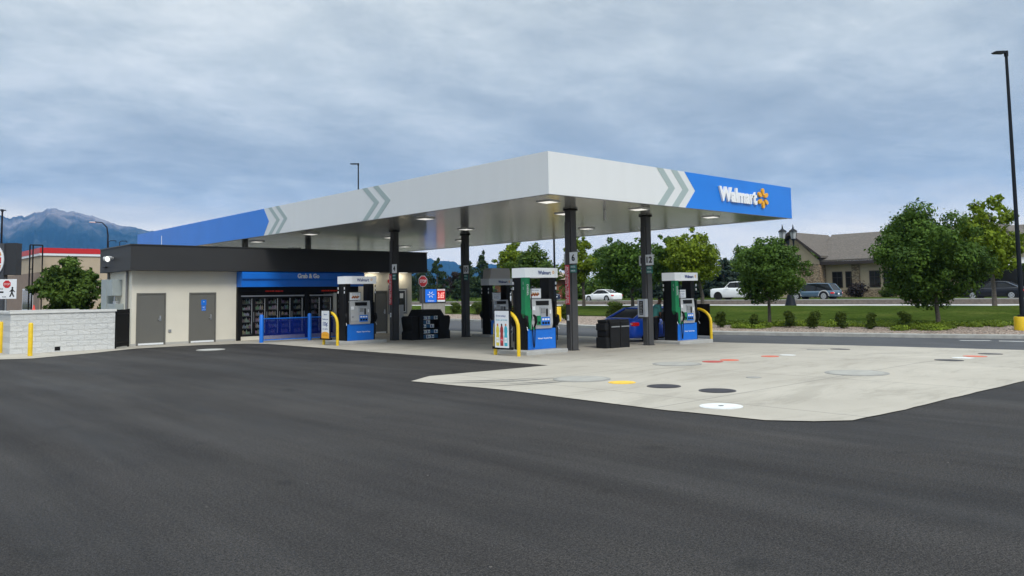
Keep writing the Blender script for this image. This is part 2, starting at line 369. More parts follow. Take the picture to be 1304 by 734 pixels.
# far road
def slab(name, x0, x1, z, m, y0=-60, y1=260, th=.0):
    b = MB(m)
    b.box((x0, y0, z-1.2), (x1, y1, z)); return struct(b.build(name))
slab('near_road', 58, 66, .60, MATS['road_concrete']); slab('road_median', 66.01, 67.5, 1.02, MATS['kerb_concrete'])
slab('far_road', 67.51, 76, .88, MATS['road_concrete']); slab('far_lawn', 76.01, 420, .93, MATS['lawn'], -200, 700)
med = MB(mat('median_stone', (.20, .165, .14), .9, var=.2, scale=5)); med.box((65.9, -60, .6), (66.0, 260, .96)); struct(med.build('median_face'))

# painted strokes and covers on the ground
def disc(name, x, y, r, m, label, cat='manhole cover', off=.02, ring=None, group=None, n=40, wob=0.):
    b = MB(m); z = zg(x)+off; pts = []
    for k in range(n):
        t = 2*math.pi*k/n; rr = r*(1+wob*mn.noise(Vector((math.cos(t)*2+x, math.sin(t)*2, y)))); pts.append((x*0+rr*math.cos(t), rr*math.sin(t)))
    b.prism(pts, -.018, 0, 'z')
    if ring: b.prism([(q[0]*.86, q[1]*.86) for q in pts], .0005, .0035, 'z', ring)
    o = tag(b.build(name), label, cat, group); o.location = (x, y, z)
    o.rotation_euler = (0, math.atan(.022) if x > 21 else 0, 0)
    return o
STL = mat('cover_iron', (.06, .058, .062), .55, var=.25, spec=.15, scale=8); STL2 = mat('cover_iron_dark', (.045, .043, .05), .6, var=.2, spec=.15, scale=10)
CGR = mat('cover_concrete_grey', (.29, .285, .265), .8, var=.1, spec=.15, scale=3); CGR2 = mat('cover_faded_grey', (.35, .34, .31), .8, var=.12, spec=.15, scale=3)
CWH = mat('cover_white', (.66, .67, .66), .6, var=.12, spec=.15, scale=5); CRD = mat('cover_red', (.42, .06, .045), .6, var=.15, scale=5); COR = mat('cover_orange', (.60, .13, .07), .6, var=.15, scale=5)
CYE = mat('cover_yellow', (.80, .50, .05), .6, var=.2, scale=10)
disc('manhole_cover', 12.75, 11.95, .62, CGR, 'large round grey cover with two lifting slots, nearest the tip of the concrete', ring=CGR2)
s_ = disc('fuel_fill_cover', 12.78, 10.85, .28, CYE, 'round bright yellow fill cover beside the grey cover', wob=.05, ring=CYE)
disc('manhole_cover', 12.79, 9.8, .33, STL, 'dark iron cover between the yellow cover and another dark one', ring=STL2)
disc('manhole_cover', 12.85, 8.62, .34, STL, 'dark iron cover just behind the white round cover', ring=STL2)
w_ = disc('manhole_cover', 11.15, 7.42, .34, CWH, 'white round cover with a dark centre near the asphalt edge', ring=CWH)
c = MB(STL).cyl((0, 0, 0), .045, .006, n=12).build('cover_knob', w_)
disc('manhole_cover', 16.95, 12.55, .62, CGR, 'faded large grey cover beside the red painted covers', ring=CGR2)
disc('manhole_cover', 17.5, 8.15, .66, CGR, 'large pale grey cover alone in the middle of the apron', ring=CGR2)
disc('fuel_fill_cover', 18.05, 12.22, .27, CRD, 'dark red round fill cover, left of the orange one')
disc('fuel_fill_cover', 18.72, 12.15, .25, COR, 'orange red round fill cover, right of the dark red one')
disc('fuel_fill_cover', 20.45, 11.96, .24, COR, 'orange round fill cover beside a small white one')
disc('fuel_fill_cover', 21.2, 11.84, .22, CWH, 'small white round fill cover beside a lone orange one')
disc('manhole_cover', 24.6, 12.7, .32, CGR, 'grey round cover near the far apron edge, left of a dark one')
disc('manhole_cover', 25.39, 12.33, .3, STL, 'dark iron cover near the far apron edge')
disc('manhole_cover', 22.3, 7.95, .34, STL, 'dark iron cover leftmost of the four at the right of the apron')
disc('fuel_fill_cover', 23.6, 8.06, .27, CWH, 'white round cover between a dark cover and an orange cover')
disc('fuel_fill_cover', 24.6, 8.09, .3, COR, 'orange cover at the right of the apron beside a white cover')
disc('manhole_cover', 26.2, 8.2, .32, STL, 'dark iron cover rightmost on the apron')
disc('manhole_cover', 15.3, 9.35, .16, CGR, 'very small grey cover behind the two dark iron covers')
disc('manhole_cover', 11.5, 29.2, .5, CGR2, 'pale concrete round cover set in asphalt before the restroom door', ring=mat('collar_concrete', (.42, .415, .39), .8, var=.1))
# tyre marks as thin dark rubber films, lane dashes
tm = MB(mat('tyre_mark', (.17, .165, .155), .8, var=.35, scale=3))
def arcmark(c0, r0, t0, t1, w):
    pts = [(c0[0]+(r0+s)*math.cos(t0+(t1-t0)*k/14), c0[1]+(r0+s)*math.sin(t0+(t1-t0)*k/14)) for s in (0,) for k in range(15)]
    q = [(c0[0]+(r0+w*math.sin(math.pi*k/14)+.005)*math.cos(t0+(t1-t0)*k/14), c0[1]+(r0+w*math.sin(math.pi*k/14)+.005)*math.sin(t0+(t1-t0)*k/14)) for k in range(15)]
    for i in range(14): tm.add([(*pts[i], .016), (*pts[i+1], .016), (*q[i+1], .016), (*q[i], .016)], [(0, 1, 2, 3)])
arcmark((13.2, 16.5), 4.0, rad(218), rad(262), .13); arcmark((13.35, 16.4), 3.7, rad(222), rad(256), .09); arcmark((13.0, 17.2), 5.3, rad(243), rad(268), .10); arcmark((13.1, 17.2), 5.1, rad(246), rad(262), .07)
struct(tm.build('tyre_marks'))
ds = MB(mat('lane_paint', (.62, .62, .60), .7, var=.1, scale=3))
for (x0, y0), (x1, y1) in (((35.9, 12.35), (36.7, 11.45)), ((36.55, 11.1), (37.2, 8.6))):
    dx, dy = x1-x0, y1-y0; l = math.hypot(dx, dy); nx, ny = -dy/l*.12, dx/l*.12
    ds.add([(x0-nx, y0-ny, zg(x0)+.009), (x1-nx, y1-ny, zg(x1)+.009), (x1+nx, y1+ny, zg(x1)+.009), (x0+nx, y0+ny, zg(x0)+.009)], [(0, 1, 2, 3)])
struct(ds.build('lane_markings'))

# ------------------------------------------------------------------ fuel canopy
X0, X1, Y0, Y1, ZB, ZT = 15.55, 28.78, 15.67, 51.0, 4.62, 5.82
can = thing('fuel_canopy', 'large flat white and blue canopy over the fuel pumps, carried on dark grey columns', 'canopy', (X0, Y0, 0))
W, L = X1-X0, Y1-Y0
b = MB(MATS['fascia_panel'])
b.box((0, 0, ZB), (W, .12, ZT)); b.box((0, .12, ZB), (.12, L, ZT)); b.box((W-.12, .12, ZB), (W, L, ZT)); b.box((.12, L-.12, ZB), (W-.12, L, ZT)); b.box((.12, .12, ZT-.25), (W-.12, L-.12, ZT-.2))
b.build('fascia', can)
MB(MATS['soffit_metal']).box((.12, .12, ZB+.015), (W-.12, L-.12, ZB+.06)).build('soffit', can)
MB(mat('trim_dark', (.16, .16, .16), .5)).box((-.006, -.006, ZB-.012), (W+.006, .05, ZB-.0005)).box((-.006, .05, ZB-.012), (.05, L, ZB-.0005)).build('fascia_trim', can)
zm = (ZB+ZT)/2; lo, hi = ZB+.002, ZT-.002
def yzf(poly, m): 
    MBx = MB(m); MBx.prism(poly, -.008, -.002, 'x'); return MBx
def xzf(poly, m): return MB(m).prism(poly, -.008, -.002, 'y')
# long side (y measured from the near corner)
yb = 33.64-Y0
yzf([(L, lo), (yb, lo), (yb-.52, zm), (yb, hi), (L, hi)], BLUE).build('blue_panel', can)
for y_ in (33.2-Y0, 32.5-Y0, 25.4-Y0, 24.67-Y0):
    wv = .33
    yzf([(y_, lo), (y_-.8, zm), (y_, hi), (y_-wv, hi), (y_-wv-.8, zm), (y_-wv, lo)], TEAL).build('chevron_stripe', can)
xb = 21.88-X0
xzf([(W, lo), (xb, lo), (xb+.57, zm), (xb, hi), (W, hi)], BLUE).build('blue_panel', can)
for x_ in (20.4-X0, 21.15-X0):
    wv = .34
    xzf([(x_, lo), (x_+.6, zm), (x_, hi), (x_+wv, hi), (x_+wv+.6, zm), (x_+wv, lo)], TEAL).build('chevron_stripe', can)
MB(WTXT).text('Walmart', (24.99-X0, -.05, 5.235), 2.42, .52, '-y', WTXT, .07, bold=.045, sp=.96).build('lettering', can)
sp = MB(ORG)
for k in range(6):
    t = rad(90+60*k); R = Matrix.Rotation(t-rad(90), 3, 'Z'); pr_ = [(0, .10), (-.055, .16), (-.075, .27), (-.055, .345), (0, .37), (.055, .345), (.075, .27), (.055, .16)]
    pl = [R @ Vector((p[0], p[1], 0)) for p in pr_]
    sp.prism([(26.64-X0+p.x, 5.25+p.y*1.0) for p in pl], -.085, -.015, 'y')
sp.build('emblem', can)
for x, y in ((16.88,17.05),(20.94,16.86),(25.45,17.1),(16.91,23.37),(19.9,19.3),(25.3,23.24),(21.05,26.2),(25.2,31.66),(25.5,37.2),(16.85,31.8),(21.05,41.6),(21.0,31.8),(16.9,37.3)):
    l = MB(LGREY).box((-.26, -.26, -.018), (.26, .26, .02), bev=.006).build('ceiling_light', can, loc=(x-X0, y-Y0, ZB)); MB(LIT).box((-.21, -.21, -.026), (.21, .21, -.019)).build('lens', l)
    l.rotation_euler = (0, 0, rad(8))
for x, y in ((20.4, 17.9),): MB(LGREY).cyl((0, 0, -.32), .05, .34, n=10).build('ceiling_camera', can, loc=(x-X0, y-Y0, ZB))
def column(x, y, num, other, warn, scrub=False, base=0.):
    c = MB(COLG).box((-.13, -.13, base), (.13, .13, ZB-.02), bev=.012).box((-.19, -.09, base), (-.131, .10, ZB-.42), bev=.01).box((-.17, -.17, ZB-.05), (.17, .17, ZB+.01), BLACK).box((-.16, -.16, base), (.16, .16, base+.03), DARK).build('column', can, loc=(x-X0, y-Y0, 0))
    n_ = MB(PAPER).box((-.21, -.46, 2.82), (-.195, -.12, 3.19), bev=.004).text(num, (-.216, -.29, 3.01), None, .22, '-x', BLACK, bold=.02)
    n_.build('number_sign', c)
    MB(PAPER).box((.14, .12, 2.82), (.155, .46, 3.19), bev=.004).text(other, (.135, .29, 3.01), None, .22, '-x', BLACK, bold=.02).build('number_sign', c)
    for sgn, xx in ((-1, -.2), (1, .145)):
        pg = MB(mat('teal_plate', (.03, .22, .19), .5))
        for zz in (2.66, 2.53): pg.box((xx, sgn*.14, zz), (xx+.012, sgn*.40, zz+.11), bev=.003).text('DIESEL', (xx-.006, sgn*.27, zz+.055), .2, .05, '-x', WTXT, .004)
        pg.build('fuel_plate', c)
    if warn:
        s = MB(SRED).box((-.215, -.085, 1.5), (-.192, .095, 2.78))
        s.text('NO SMOKING  STOP ENGINE', (-.219, .045, 2.14), 1.2, .06, '-x', WTXT, .006, rot=rad(90)).text('NO CELL PHONE USE', (-.219, -.035, 2.14), 1.15, .06, '-x', WTXT, .006, rot=rad(90)); s.build('warning_sign', c)
        MB(PAPER).box((-.205, -.03, .98), (-.191, .05, 1.16)).text('E', (-.209, .01, 1.07), .03, .08, '-x', BLACK, .004).build('switch_plate', c)
    if scrub:
        s = MB(STEEL).box((-.36, -.16, .98), (-.192, .18, 1.62), bev=.012).box((-.366, -.07, 1.06), (-.355, .10, 1.55), BLACK)
        for k in range(8): s.box((-.372, -.05+.015*(k % 3), 1.09+.055*k), (-.367, .07, 1.12+.055*k), MGREY)
        s.build('cabinet', c)
    return c
column(19.02, 18.18, '6', '5', True); column(22.9, 18.15, '12', '11', False, True, -.04)
column(18.98, 28.45, '4', '3', True); column(22.85, 28.5, '10', '9', False, False, -.04)
for x in (19.0, 22.9):
    MB(COLG).box((-.13, -.13, 0), (.13, .13, ZB-.02)).build('column', can, loc=(x-X0, 43.5-Y0, 0))

# ------------------------------------------------------------------ pumps
def hose(pts, r=.016, m=BLACK): return MB(m).tube(pts, r, n=7)
def catenary(a, b_, drop, n=14):
    a = Vector(a); b_ = Vector(b_); o = []
    for i in range(n+1):
        t = i/n; p = a.lerp(b_, t); p.z -= drop*4*t*(1-t); o.append(p)
    return o
def make_pump(label, loc, green, sign, hood=False):
    P = thing('fuel_pump', label, 'fuel pump', loc, 0, 'fuel pumps under the canopy')
    MB(BLUE2).box((-.60, -.30, 0), (.60, -.02, .64), bev=.012).text('Walmart+  Pay at the Pump', (.12, -.303, .33), .62, .06, '-y', WTXT, .006, bold=.01).box((-.60, .02, 0), (.60, .30, .64), BLUE2, bev=.012).build('base_cabinet', P)
    MB(BLACK).box((-.66, -.28, 0), (-.603, .28, 2.24), bev=.01).box((.603, -.28, 0), (.66, .28, 1.5), bev=.01).box((-.59, -.24, .645), (.59, .24, 1.5), bev=.01).build('side_panel', P)
    MB(BLACK).box((-.60, -.2, 1.5), (-.40, .2, 2.24), bev=.01).build('upright', P); MB(BLACK).box((.42, -.2, 1.5), (.66, .2, 2.24), bev=.01).build('upright', P)
    # rounded header
    hd = MB(WHITE if hood else mat('lit_header', (.8, .81, .8), .35, emit=(.9, .95, 1), estr=.16)); prof = [(-.70, -.30), (-.45, -.40), (.45, -.42), (.70, -.34), (.70, .34), (.45, .42), (-.45, .40), (-.70, .30)]
    hd.prism(prof, 2.24, 2.54, 'z'); hd.text('Walmart', (.03, -.425, 2.39), .55, .12, '-y', NAVY, .012, bold=.0)
    for k in range(6):
        t = rad(60*k+90); hd.box((-.008, -.006, .02), (.008, .004, .055), ORG, M=Matrix.Translation((.42, -.424, 2.40)) @ Matrix.Rotation(t, 4, 'Y'))
    if hood: hd.prism([(-.55, 2.541), (-.5, 2.95), (-.42, 3.02), (.62, 3.02), (.68, 2.9), (.69, 2.541)], -.2, .34, 'y', mat('hood_tan', (.56, .53, .49), .6))
    hd.build('header', P)
    for sd in (-1, 1):
        f = '-y' if sd < 0 else '+y'
        s = MB(LGREY); y0 = .30
        pf = [(sd*.20, .645), (sd*.345, .645), (sd*.385, .80), (sd*.37, 1.2), (sd*.33, 1.56), (sd*.20, 1.56)]
        xs = (-.50, .40) if sd < 0 else (-.40, .50)
        s.prism([(p[0], p[1]) for p in pf], xs[0], xs[1], 'x')
        u = s.build('console', P)
        yy = sd*.39; cx = sum(xs)/2
        MB(BLACK).box((cx-.24, sd*.33, 1.37), (cx+.30, sd*.372, 1.51), bev=.006).build('display', u)
        MB(STEEL).box((cx-.10, sd*.34, .86), (cx+.26, sd*.389, 1.33), bev=.01).box((cx-.06, sd*.36, 1.12), (cx+.12, sd*.402, 1.28), MGREY, bev=.004).box((cx+.16, sd*.36, 1.02), (cx+.22, sd*.402, 1.26), BLACK).build('card_reader', u)
        g_ = MB(BLUE2).box((cx-.06, sd*.37, .74), (cx+.32, sd*.397, 1.0), bev=.004)
        for k in range(3): g_.box((cx-.03+.115*k, sd*.38, .90), (cx+.055+.115*k, sd*.403, .96), PAPER).box((cx-.03+.115*k, sd*.38, .78), (cx+.055+.115*k, sd*.403, .85), BLACK)
        g_.build('grade_buttons', u)
        if green: MB(GREEN).box((cx-.24, sd*.37, .76), (cx-.08, sd*.398, 1.05), bev=.004).box((cx-.20, sd*.38, .79), (cx-.12, sd*.404, .87), BLACK).build('diesel_button', u)
        MB(PAPER).box((cx-.42, sd*.35, 1.22), (cx-.30, sd*.379, 1.34)).build('sticker', u); MB(MGREY).box((cx-.40, sd*.36, .9), (cx-.33, sd*.393, .96)).build('sticker', u); MB(PAPER).box((cx+.32, sd*.35, 1.1), (cx+.38, sd*.385, 1.22)).build('sticker', u)
        t = MB(MGREY).box((cx-.43, sd*.20, 1.575), (cx+.10, sd*.235, 1.91), bev=.004).box((cx-.405, sd*.236, 1.60), (cx+.075, sd*.243, 1.885), PAPER)
        if sign == 'food':
            for q in range(9): t.box((cx-.33+.035*q, sd*.2435, 1.66+.02*(q % 3)), (cx-.27+.035*q, sd*.247, 1.72+.025*((q*2) % 3)), mat('food_print_%d' % (q % 3), [(.45, .08, .03), (.60, .25, .06), (.25, .04, .03)][q % 3], .6))
            t.text('Save today', (cx-.165, sd*.246, 1.84), .3, .04, f, NAVY, .003)
        else:
            t.text('Pay inside', (cx-.165, sd*.246, 1.83), .36, .05, f, NAVY, .003).text('or here', (cx-.165, sd*.246, 1.74), .3, .05, f, NAVY, .003).text('24 hours', (cx-.165, sd*.246, 1.66), .3, .04, f, NAVY, .003)
        t.build('topper_sign', P)
        for sx, grn in ((-1, green and sd < 0), (1, False)):
            x = sx*.66
            n = MB(BLACK).tube([(x, sd*.30, .72), (x+sx*.03, sd*.345, .86), (x+sx*.02, sd*.34, 1.02), (x, sd*.30, 1.06)], [.03, .05, .045, .03], n=8)
            n.box((x-.03, sd*.30-.03, .72), (x+.03, sd*.30+.03, 1.0), BLACK, bev=.01).tube([(x, sd*.31, .74), (x+sx*.03, sd*.38, .6)], .012, STEEL, n=6)
            nz = n.build('nozzle', P)
            MB(BLACK).tube(catenary((x, sd*.33, .82), (x+sx*.05, sd*.24, 2.2), 1.15), .014, n=7).build('hose', P)
            for zc_ in (1.86, 2.02): MB(WTXT).cyl((x+sx*.045, sd*.24, zc_), .022, .09, n=8).build('breakaway', P)
    if green:
        gh = MB(GREEN); gh.loft([[(-.725+a_, -.315+b_, z) for a_, b_ in ((0, 0), (.20, -.02), (.20, .05), (0, .17))] for z in (2.239, 1.25)], smooth=False)
        gh.loft([[(-.735+dx+a_*s2, -.325+b_, z) for a_, b_ in ((0, 0), (.22, -.05), (.22, .05), (0, .18))] for z, dx, s2 in ((1.25, 0, 1), (1.12, .0, 1.15), (.86, .14, 1.0), (.62, .20, .7))], smooth=False)
        gh.text('DIESEL', (-.625, -.338, 1.85), .35, .07, '-y', WTXT, .004, rot=rad(-90)); gh.build('diesel_boot', P)
        MB(BLACK).tube([(-.40, -.37, .70), (-.36, -.42, .86), (-.38, -.41, 1.02), (-.44, -.37, 1.08)], [.03, .045, .045, .03], n=8).tube([(-.36, -.41, .76), (-.30, -.45, .66)], .012, STEEL, n=6).build('diesel_nozzle', P)
        MB(BLACK).tube(catenary((-.38, -.39, .80), (-.52, -.36, 2.22), 1.35), .016, n=7).build('diesel_hose', P)
    return P
def island(label, x0, x1, y0, y1, z=0):
    i = MB(ISL).box((0, 0, -.1), (x1-x0, y1-y0, .13), bev=.03)
    o = i.build('pump_island', loc=(x0, y0, z)); tag(o, label, 'pump island', 'concrete islands under the pumps'); return o
island('low pale concrete island under the nearest pump, behind the bottles poster', 16.55, 18.35, 17.75, 19.05)
island('low concrete island under the pump by the teal shirted person', 24.2, 26.3, 17.75, 19.05, -.09)
island('low concrete island under the pump in front of the cooler doors', 15.85, 18.0, 27.55, 28.9)
island('low concrete island under the far pump with the tan hood', 23.5, 25.7, 27.6, 28.9, -.08)
make_pump('white topped blue pump with green diesel boot, nearest the camera behind the bottles poster', (17.62, 18.47, .13), True, 'food')
make_pump('blue pump without green boot, in front of the cooler doors by the 10 cent poster', (16.95, 28.12, .13), False, 'food')
make_pump('pump with green diesel boot on the right, next to the person in a teal shirt', (25.27, 18.47, .035), True, 'text')
make_pump('far pump with tall tan hood, seen between the dark column and the bottles poster', (24.45, 28.2, .05), False, 'text', True)

# ------------------------------------------------------------------ hoop bollards and posters
def hoop(label, x, y0, y1, h=1.2, z=0):
    pts = [(0, 0, -.05), (0, 0, h*.62)]; w = y1-y0
    for k in range(1, 12):
        t = math.pi*k/12; pts.append((0, w/2-w/2*math.cos(t), h*.62+(h*.38)*math.sin(t)))
    pts += [(0, w, h*.62), (0, w, -.05)]
    o = MB(YEL).tube(pts, .055, n=14).build('hoop_bollard', loc=(x, y0, z)); tag(o, label, 'bollard', 'yellow hoop bollards at the pump islands'); return o
hoop('yellow hoop bollard carrying the poster of three bottles', 16.2, 17.72, 18.78, 1.32)
hoop('yellow hoop bollard carrying the 10 cent poster', 15.58, 27.25, 28.3, 1.25)
hoop('yellow hoop bollard right of the pump at the right, with black board behind', 26.33, 17.85, 19.1, 1.3, -.12)
hoop('yellow hoop bollard half hidden behind the bottles poster, at the far pump', 25.55, 27.6, 28.8, 1.3, -.1)
def poster(label, loc, w, z0, z1, kind, face=-1):
    t = thing('poster_board', label, 'poster', loc, 0)
    MB(BLACK).box((0, -w/2-.04, z0-.04), (.05, w/2+.04, z1+.04), bev=.006).box((.0, -w/2-.14, z0-.05), (.06, w/2+.14, z0+.03), bev=.01).build('frame', t)
    if kind is None: return t
    p = MB(PAPER).box((-.006, -w/2, z0), (-.001, w/2, z1)); h = z1-z0
    if kind == 'bottles':
        p.text('Everyday', (-.008, .03, z0+h*.86), w*.7, .07, '-x', NAVY, .003).text('low prices', (-.008, 0, z0+h*.75), w*.8, .07, '-x', mat('teal_print', (.1, .4, .5), .5), .003)
        for k, (cap, bod) in enumerate((((.6, .15, .05), (.75, .62, .08)), ((.02, .02, .02), (.32, .03, .03)), ((.55, .2, .1), (.05, .45, .58)))):
            cm = mat('cap_print_%d' % k, cap, .5); bm_ = mat('bottle_print_%d' % k, bod, .5); yc = w*.29-w*.29*k; r = w*.11; hh = h*.60
            prof = [(-r, 0), (r, 0), (r*1.05, hh*.4), (r*.8, hh*.55), (r*1.05, hh*.66), (r*.9, hh*.8), (r*.45, hh*.9), (-r*.45, hh*.9), (-r*.9, hh*.8), (-r*1.05, hh*.66), (-r*.8, hh*.55), (-r*1.05, hh*.4)]
            p.prism([(yc+a_, z0+h*.05+c_) for a_, c_ in prof], -.009, -.0065, 'x', bm_)
            p.box((-.0095, yc-r*.45, z0+h*.05+hh*.9), (-.007, yc+r*.45, z0+h*.05+hh), cm).box((-.011, yc-r*.85, z0+h*.05+hh*.15), (-.0095, yc+r*.85, z0+h*.05+hh*.38), PAPER if k != 1 else SRED)
            p.text('JUICE' if k != 1 else 'COLA', (-.0125, yc, z0+h*.05+hh*.27), r*1.4, .03, '-x', bm_ if k != 1 else WTXT, .002)
    else:
        p.text('Save', (-.008, 0, z0+h*.87), w*.4, .05, '-x', NAVY, .003).text('Members save', (-.008, 0, z0+h*.70), w*.75, .05, '-x', NAVY, .003)
        p.text('10\u00a2', (-.008, 0, z0+h*.51), w*.62, .2, '-x', NAVY, .003, bold=.02).text('per gallon', (-.008, 0, z0+h*.34), w*.7, .055, '-x', NAVY, .003)
        arc = [(-w/2, z0), (w/2, z0)]+[(w/2*math.cos(math.pi*k/12), z0+h*.16+h*.08*math.sin(math.pi*k/12)) for k in range(13)]
        p.prism(arc, -.009, -.0065, 'x', ORG); p.text('Join today', (-.0105, 0, z0+h*.12), w*.6, .06, '-x', mat('amber_print', (.55, .28, .02), .5), .002)
    p.build('print', t); return t
poster('framed poster of three bottles reading everyday low prices on yellow hoop', (16.08, 18.33, 0), .64, .25, 1.36, 'bottles')
poster('tall narrow 10 cent poster with orange foot on yellow hoop', (15.46, 27.96, 0), .58, .27, 1.33, 'cent')
poster('black back of a poster board behind the rightmost yellow hoop', (26.42, 18.45, -.12), .9, .32, 1.45, None)

# ------------------------------------------------------------------ bins and display between columns
tb = thing('waste_bin', 'charcoal double waste bin with washer bucket, between the two near columns', 'waste bin', (20.35, 17.85, 0))
b = MB(BLK2)
for k in range(2): b.box((.02+.50*k, -.12, 0), (.50+.50*k, .45, .90), bev=.03)
b.box((-.01, -.10, .86), (1.0, .44, .95), bev=.02); b.build('body', tb)
for k in range(2): MB(MGREY).box((.05+.5*k, -.15, .70), (.46+.5*k, -.122, .74), bev=.004).build('flap', tb); MB(BLACK).box((.06+.5*k, -.126, .745), (.45+.5*k, -.121, .86)).build('opening', tb)
MB(BLK2).box((-.17, -.08, .02), (.015, .38, .38), bev=.03).box((-.13, -.06, .38), (.015, .36, .62), BLACK, bev=.03).box((-.19, -.06, .60), (.015, .36, .84), bev=.04).box((-.10, -.04, .84), (.02, .34, .94), bev=.03).build('washer_bucket', tb)
dr = thing('display_rack', 'black hooded drinks rack with open shelves, between the two far columns', 'display rack', (20.3, 27.65, 0))
b = MB(BLK2)
b.prism([(-.62, 0), (.66, 0), (.66, 1.0), (.48, 1.27), (-.44, 1.27), (-.62, 1.0)], .30, .85, 'y')
b.box((-.62, 0, 0), (-.42, .30, 1.02)).box((.42, 0, 0), (.66, .30, 1.02)).box((-.42, 0, 0), (.42, .30, .05)).prism([(-.62, 1.02), (.66, 1.02), (.48, 1.27), (-.44, 1.27)], 0, .30, 'y'); b.build('hood', dr)
for sx_ in (-1, 1):
    b = MB(BLK2)
    x0 = -.64 if sx_ < 0 else .68
    b.prism([(x0, 0), (x0+sx_*.34, 0), (x0+sx_*.34, .32), (x0+sx_*.28, .4), (x0+sx_*.34, .72), (x0+sx_*.36, .92), (x0+sx_*.28, 1.0), (x0, 1.0)], .05, .8, 'y'); b.build('side_bin', dr)
MB(PAPER).box((-.41, .08, .47), (.41, .28, .49), BLK2).box((-.41, .06, .82), (.41, .28, .835), BLK2).build('shelf', dr)
for r_, z in enumerate((.05, .26, .49, .66, .84)):
    for k in range(4):
        if (r_*4+k) in (11, 15, 14): continue
        wh = (k+r_) % 3; q = MB(PAPER if wh else mat('pack_blue', (.03, .12, .25), .4))
        w = .19; x = -.40+.205*k
        q.box((x, .10, z+.005), (x+w, .27, z+.155), bev=.006)
        if wh: q.box((x+.03, .096, z+.03), (x+.08, .0995, z+.13), NAVY).box((x+.10, .096, z+.05), (x+.17, .0995, z+.09), mat('teal_print', (.1, .4, .5), .5))
        q.build('drink_pack', dr)
# ------------------------------------------------------------------ kiosk building
bd = thing('kiosk_building', 'cream fuel station kiosk with charcoal parapet and row of cooler doors', 'building', (10.3, 34.4, 0))
BX = 13.7; BD = 3.2
b = MB(WALLM)
b.box((0, 0, -.4), (4.35, BD, 3.2)); b.box((4.35, .95, 0), (10.5, BD, 3.2)); b.box((10.5, 0, -.4), (BX, BD, 3.2)); b.box((4.35, 0, 2.95), (10.5, .95, 3.2)); b.build('wall', bd)
MB(DARK).box((-.24, -.58, 3.05), (14.27, 3.6, 4.06)).build('parapet', bd)
MB(mat('coping', (.035, .036, .037), .4)).box((-.27, -.61, 4.061), (14.3, 3.63, 4.10)).build('parapet_cap', bd)
MB(mat('concrete_plinth', (.45, .44, .41), .8, var=.05)).box((-.02, -.02, 0), (4.33, 0-.002, .10)).build('plinth', bd)
def door(x0, x1, ztop, label=None, hx=.85, sign=False, kick=True):
    f = MB(DOORM).box((x0-.06, -.05, 0), (x0, .02, ztop+.06)).box((x1, -.05, 0), (x1+.06, .02, ztop+.06)).box((x0, -.05, ztop), (x1, .02, ztop+.06))
    d = MB(DOORM).box((x0+.004, -.028, .03), (x1-.004, -.004, ztop-.004)); d = d.build('door', bd, label)
    f.build('door_frame', d)
    hx_ = x0+(x1-x0)*hx
    MB(STEEL).box((hx_-.03, -.045, .98), (hx_+.03, -.028, 1.2), bev=.004).box((hx_-.10, -.085, 1.05), (hx_+.02, -.065, 1.075), bev=.004).build('handle', d)
    if kick: MB(PAPER).box((x0+.02, -.04, .03), (x1-.02, -.0285, .10)).build('threshold', d)
    if sign:
        s = MB(BLUE2).box((x0+.44, -.036, 1.6), (x0+.66, -.029, 1.83)).box((x0+.46, -.036, 1.36), (x0+.64, -.029, 1.585))
        s.text('\u267f' if False else 'WC', (x0+.55, -.039, 1.50), .1, .07, '-y', WTXT, .004).text('RESTROOM', (x0+.55, -.039, 1.40), .14, .025, '-y', WTXT, .004)
        s.cyl((x0+.55, -.038, 1.73), .02, .03, WTXT, n=10); s.build('restroom_sign', d)
    return d
door(.25, 1.28, 2.08, 'plain grey steel door without sign'); door(2.36, 3.38, 2.08, 'grey steel door with blue restroom sign', sign=True)
door(11.5, 12.12, 2.08, 'grey steel door right of the coolers')
MB(MGREY).box((1.46, -.03, .50), (1.58, -.002, .62), bev=.005).build('outlet_box', bd)
# awning
aw = MB(BLUE2); pf = [(-.60, 2.98), (-.60, 2.72), (-.52, 2.64), (-.52, 2.36), (0, 2.36), (0, 3.04), (-.5, 3.04)]
aw.prism(pf, 4.36, 10.5, 'x'); aw.text('Grab & Go', (7.52, -.606, 2.85), 1.1, .22, '-y', WTXT, .012, bold=.045)
aw.build('awning', bd); 
# cooler recess
r = MB(BLACK).box((4.36, -.12, 0), (4.52, .94, 2.36)).box((4.52, -.05, 2.06), (10.49, .94, 2.36)).box((7.63, -.05, 0), (7.86, .94, 2.06)).box((4.52, .9, 0), (10.49, .945, 2.06)).box((9.12, -.04, 0), (9.3, .9, 2.06), WALLM)
r.build('cooler_surround', bd)
MB(WALLM).box((4.52, -.04, 0), (7.629, .3, .17)).box((7.861, -.04, 0), (9.119, .3, .17)).box((9.301, -.04, 0), (10.49, .3, .17)).build('cooler_plinth', bd)
MB(LGREY).box((4.55, -.06, 1.93), (7.60, -.01, 1.99)).box((7.88, -.06, 1.93), (9.1, -.01, 1.99)).build('cooler_rail', bd)
led = MB(REDLED).text('OPEN 24 HRS  GRAB & GO', (6.1, -.062, 2.17), .85, .06, '-y', REDLED, .01).text('OPEN 24 HRS  GRAB & GO', (8.9, -.062, 2.17), .85, .06, '-y', REDLED, .01); led.build('led_strip', bd)
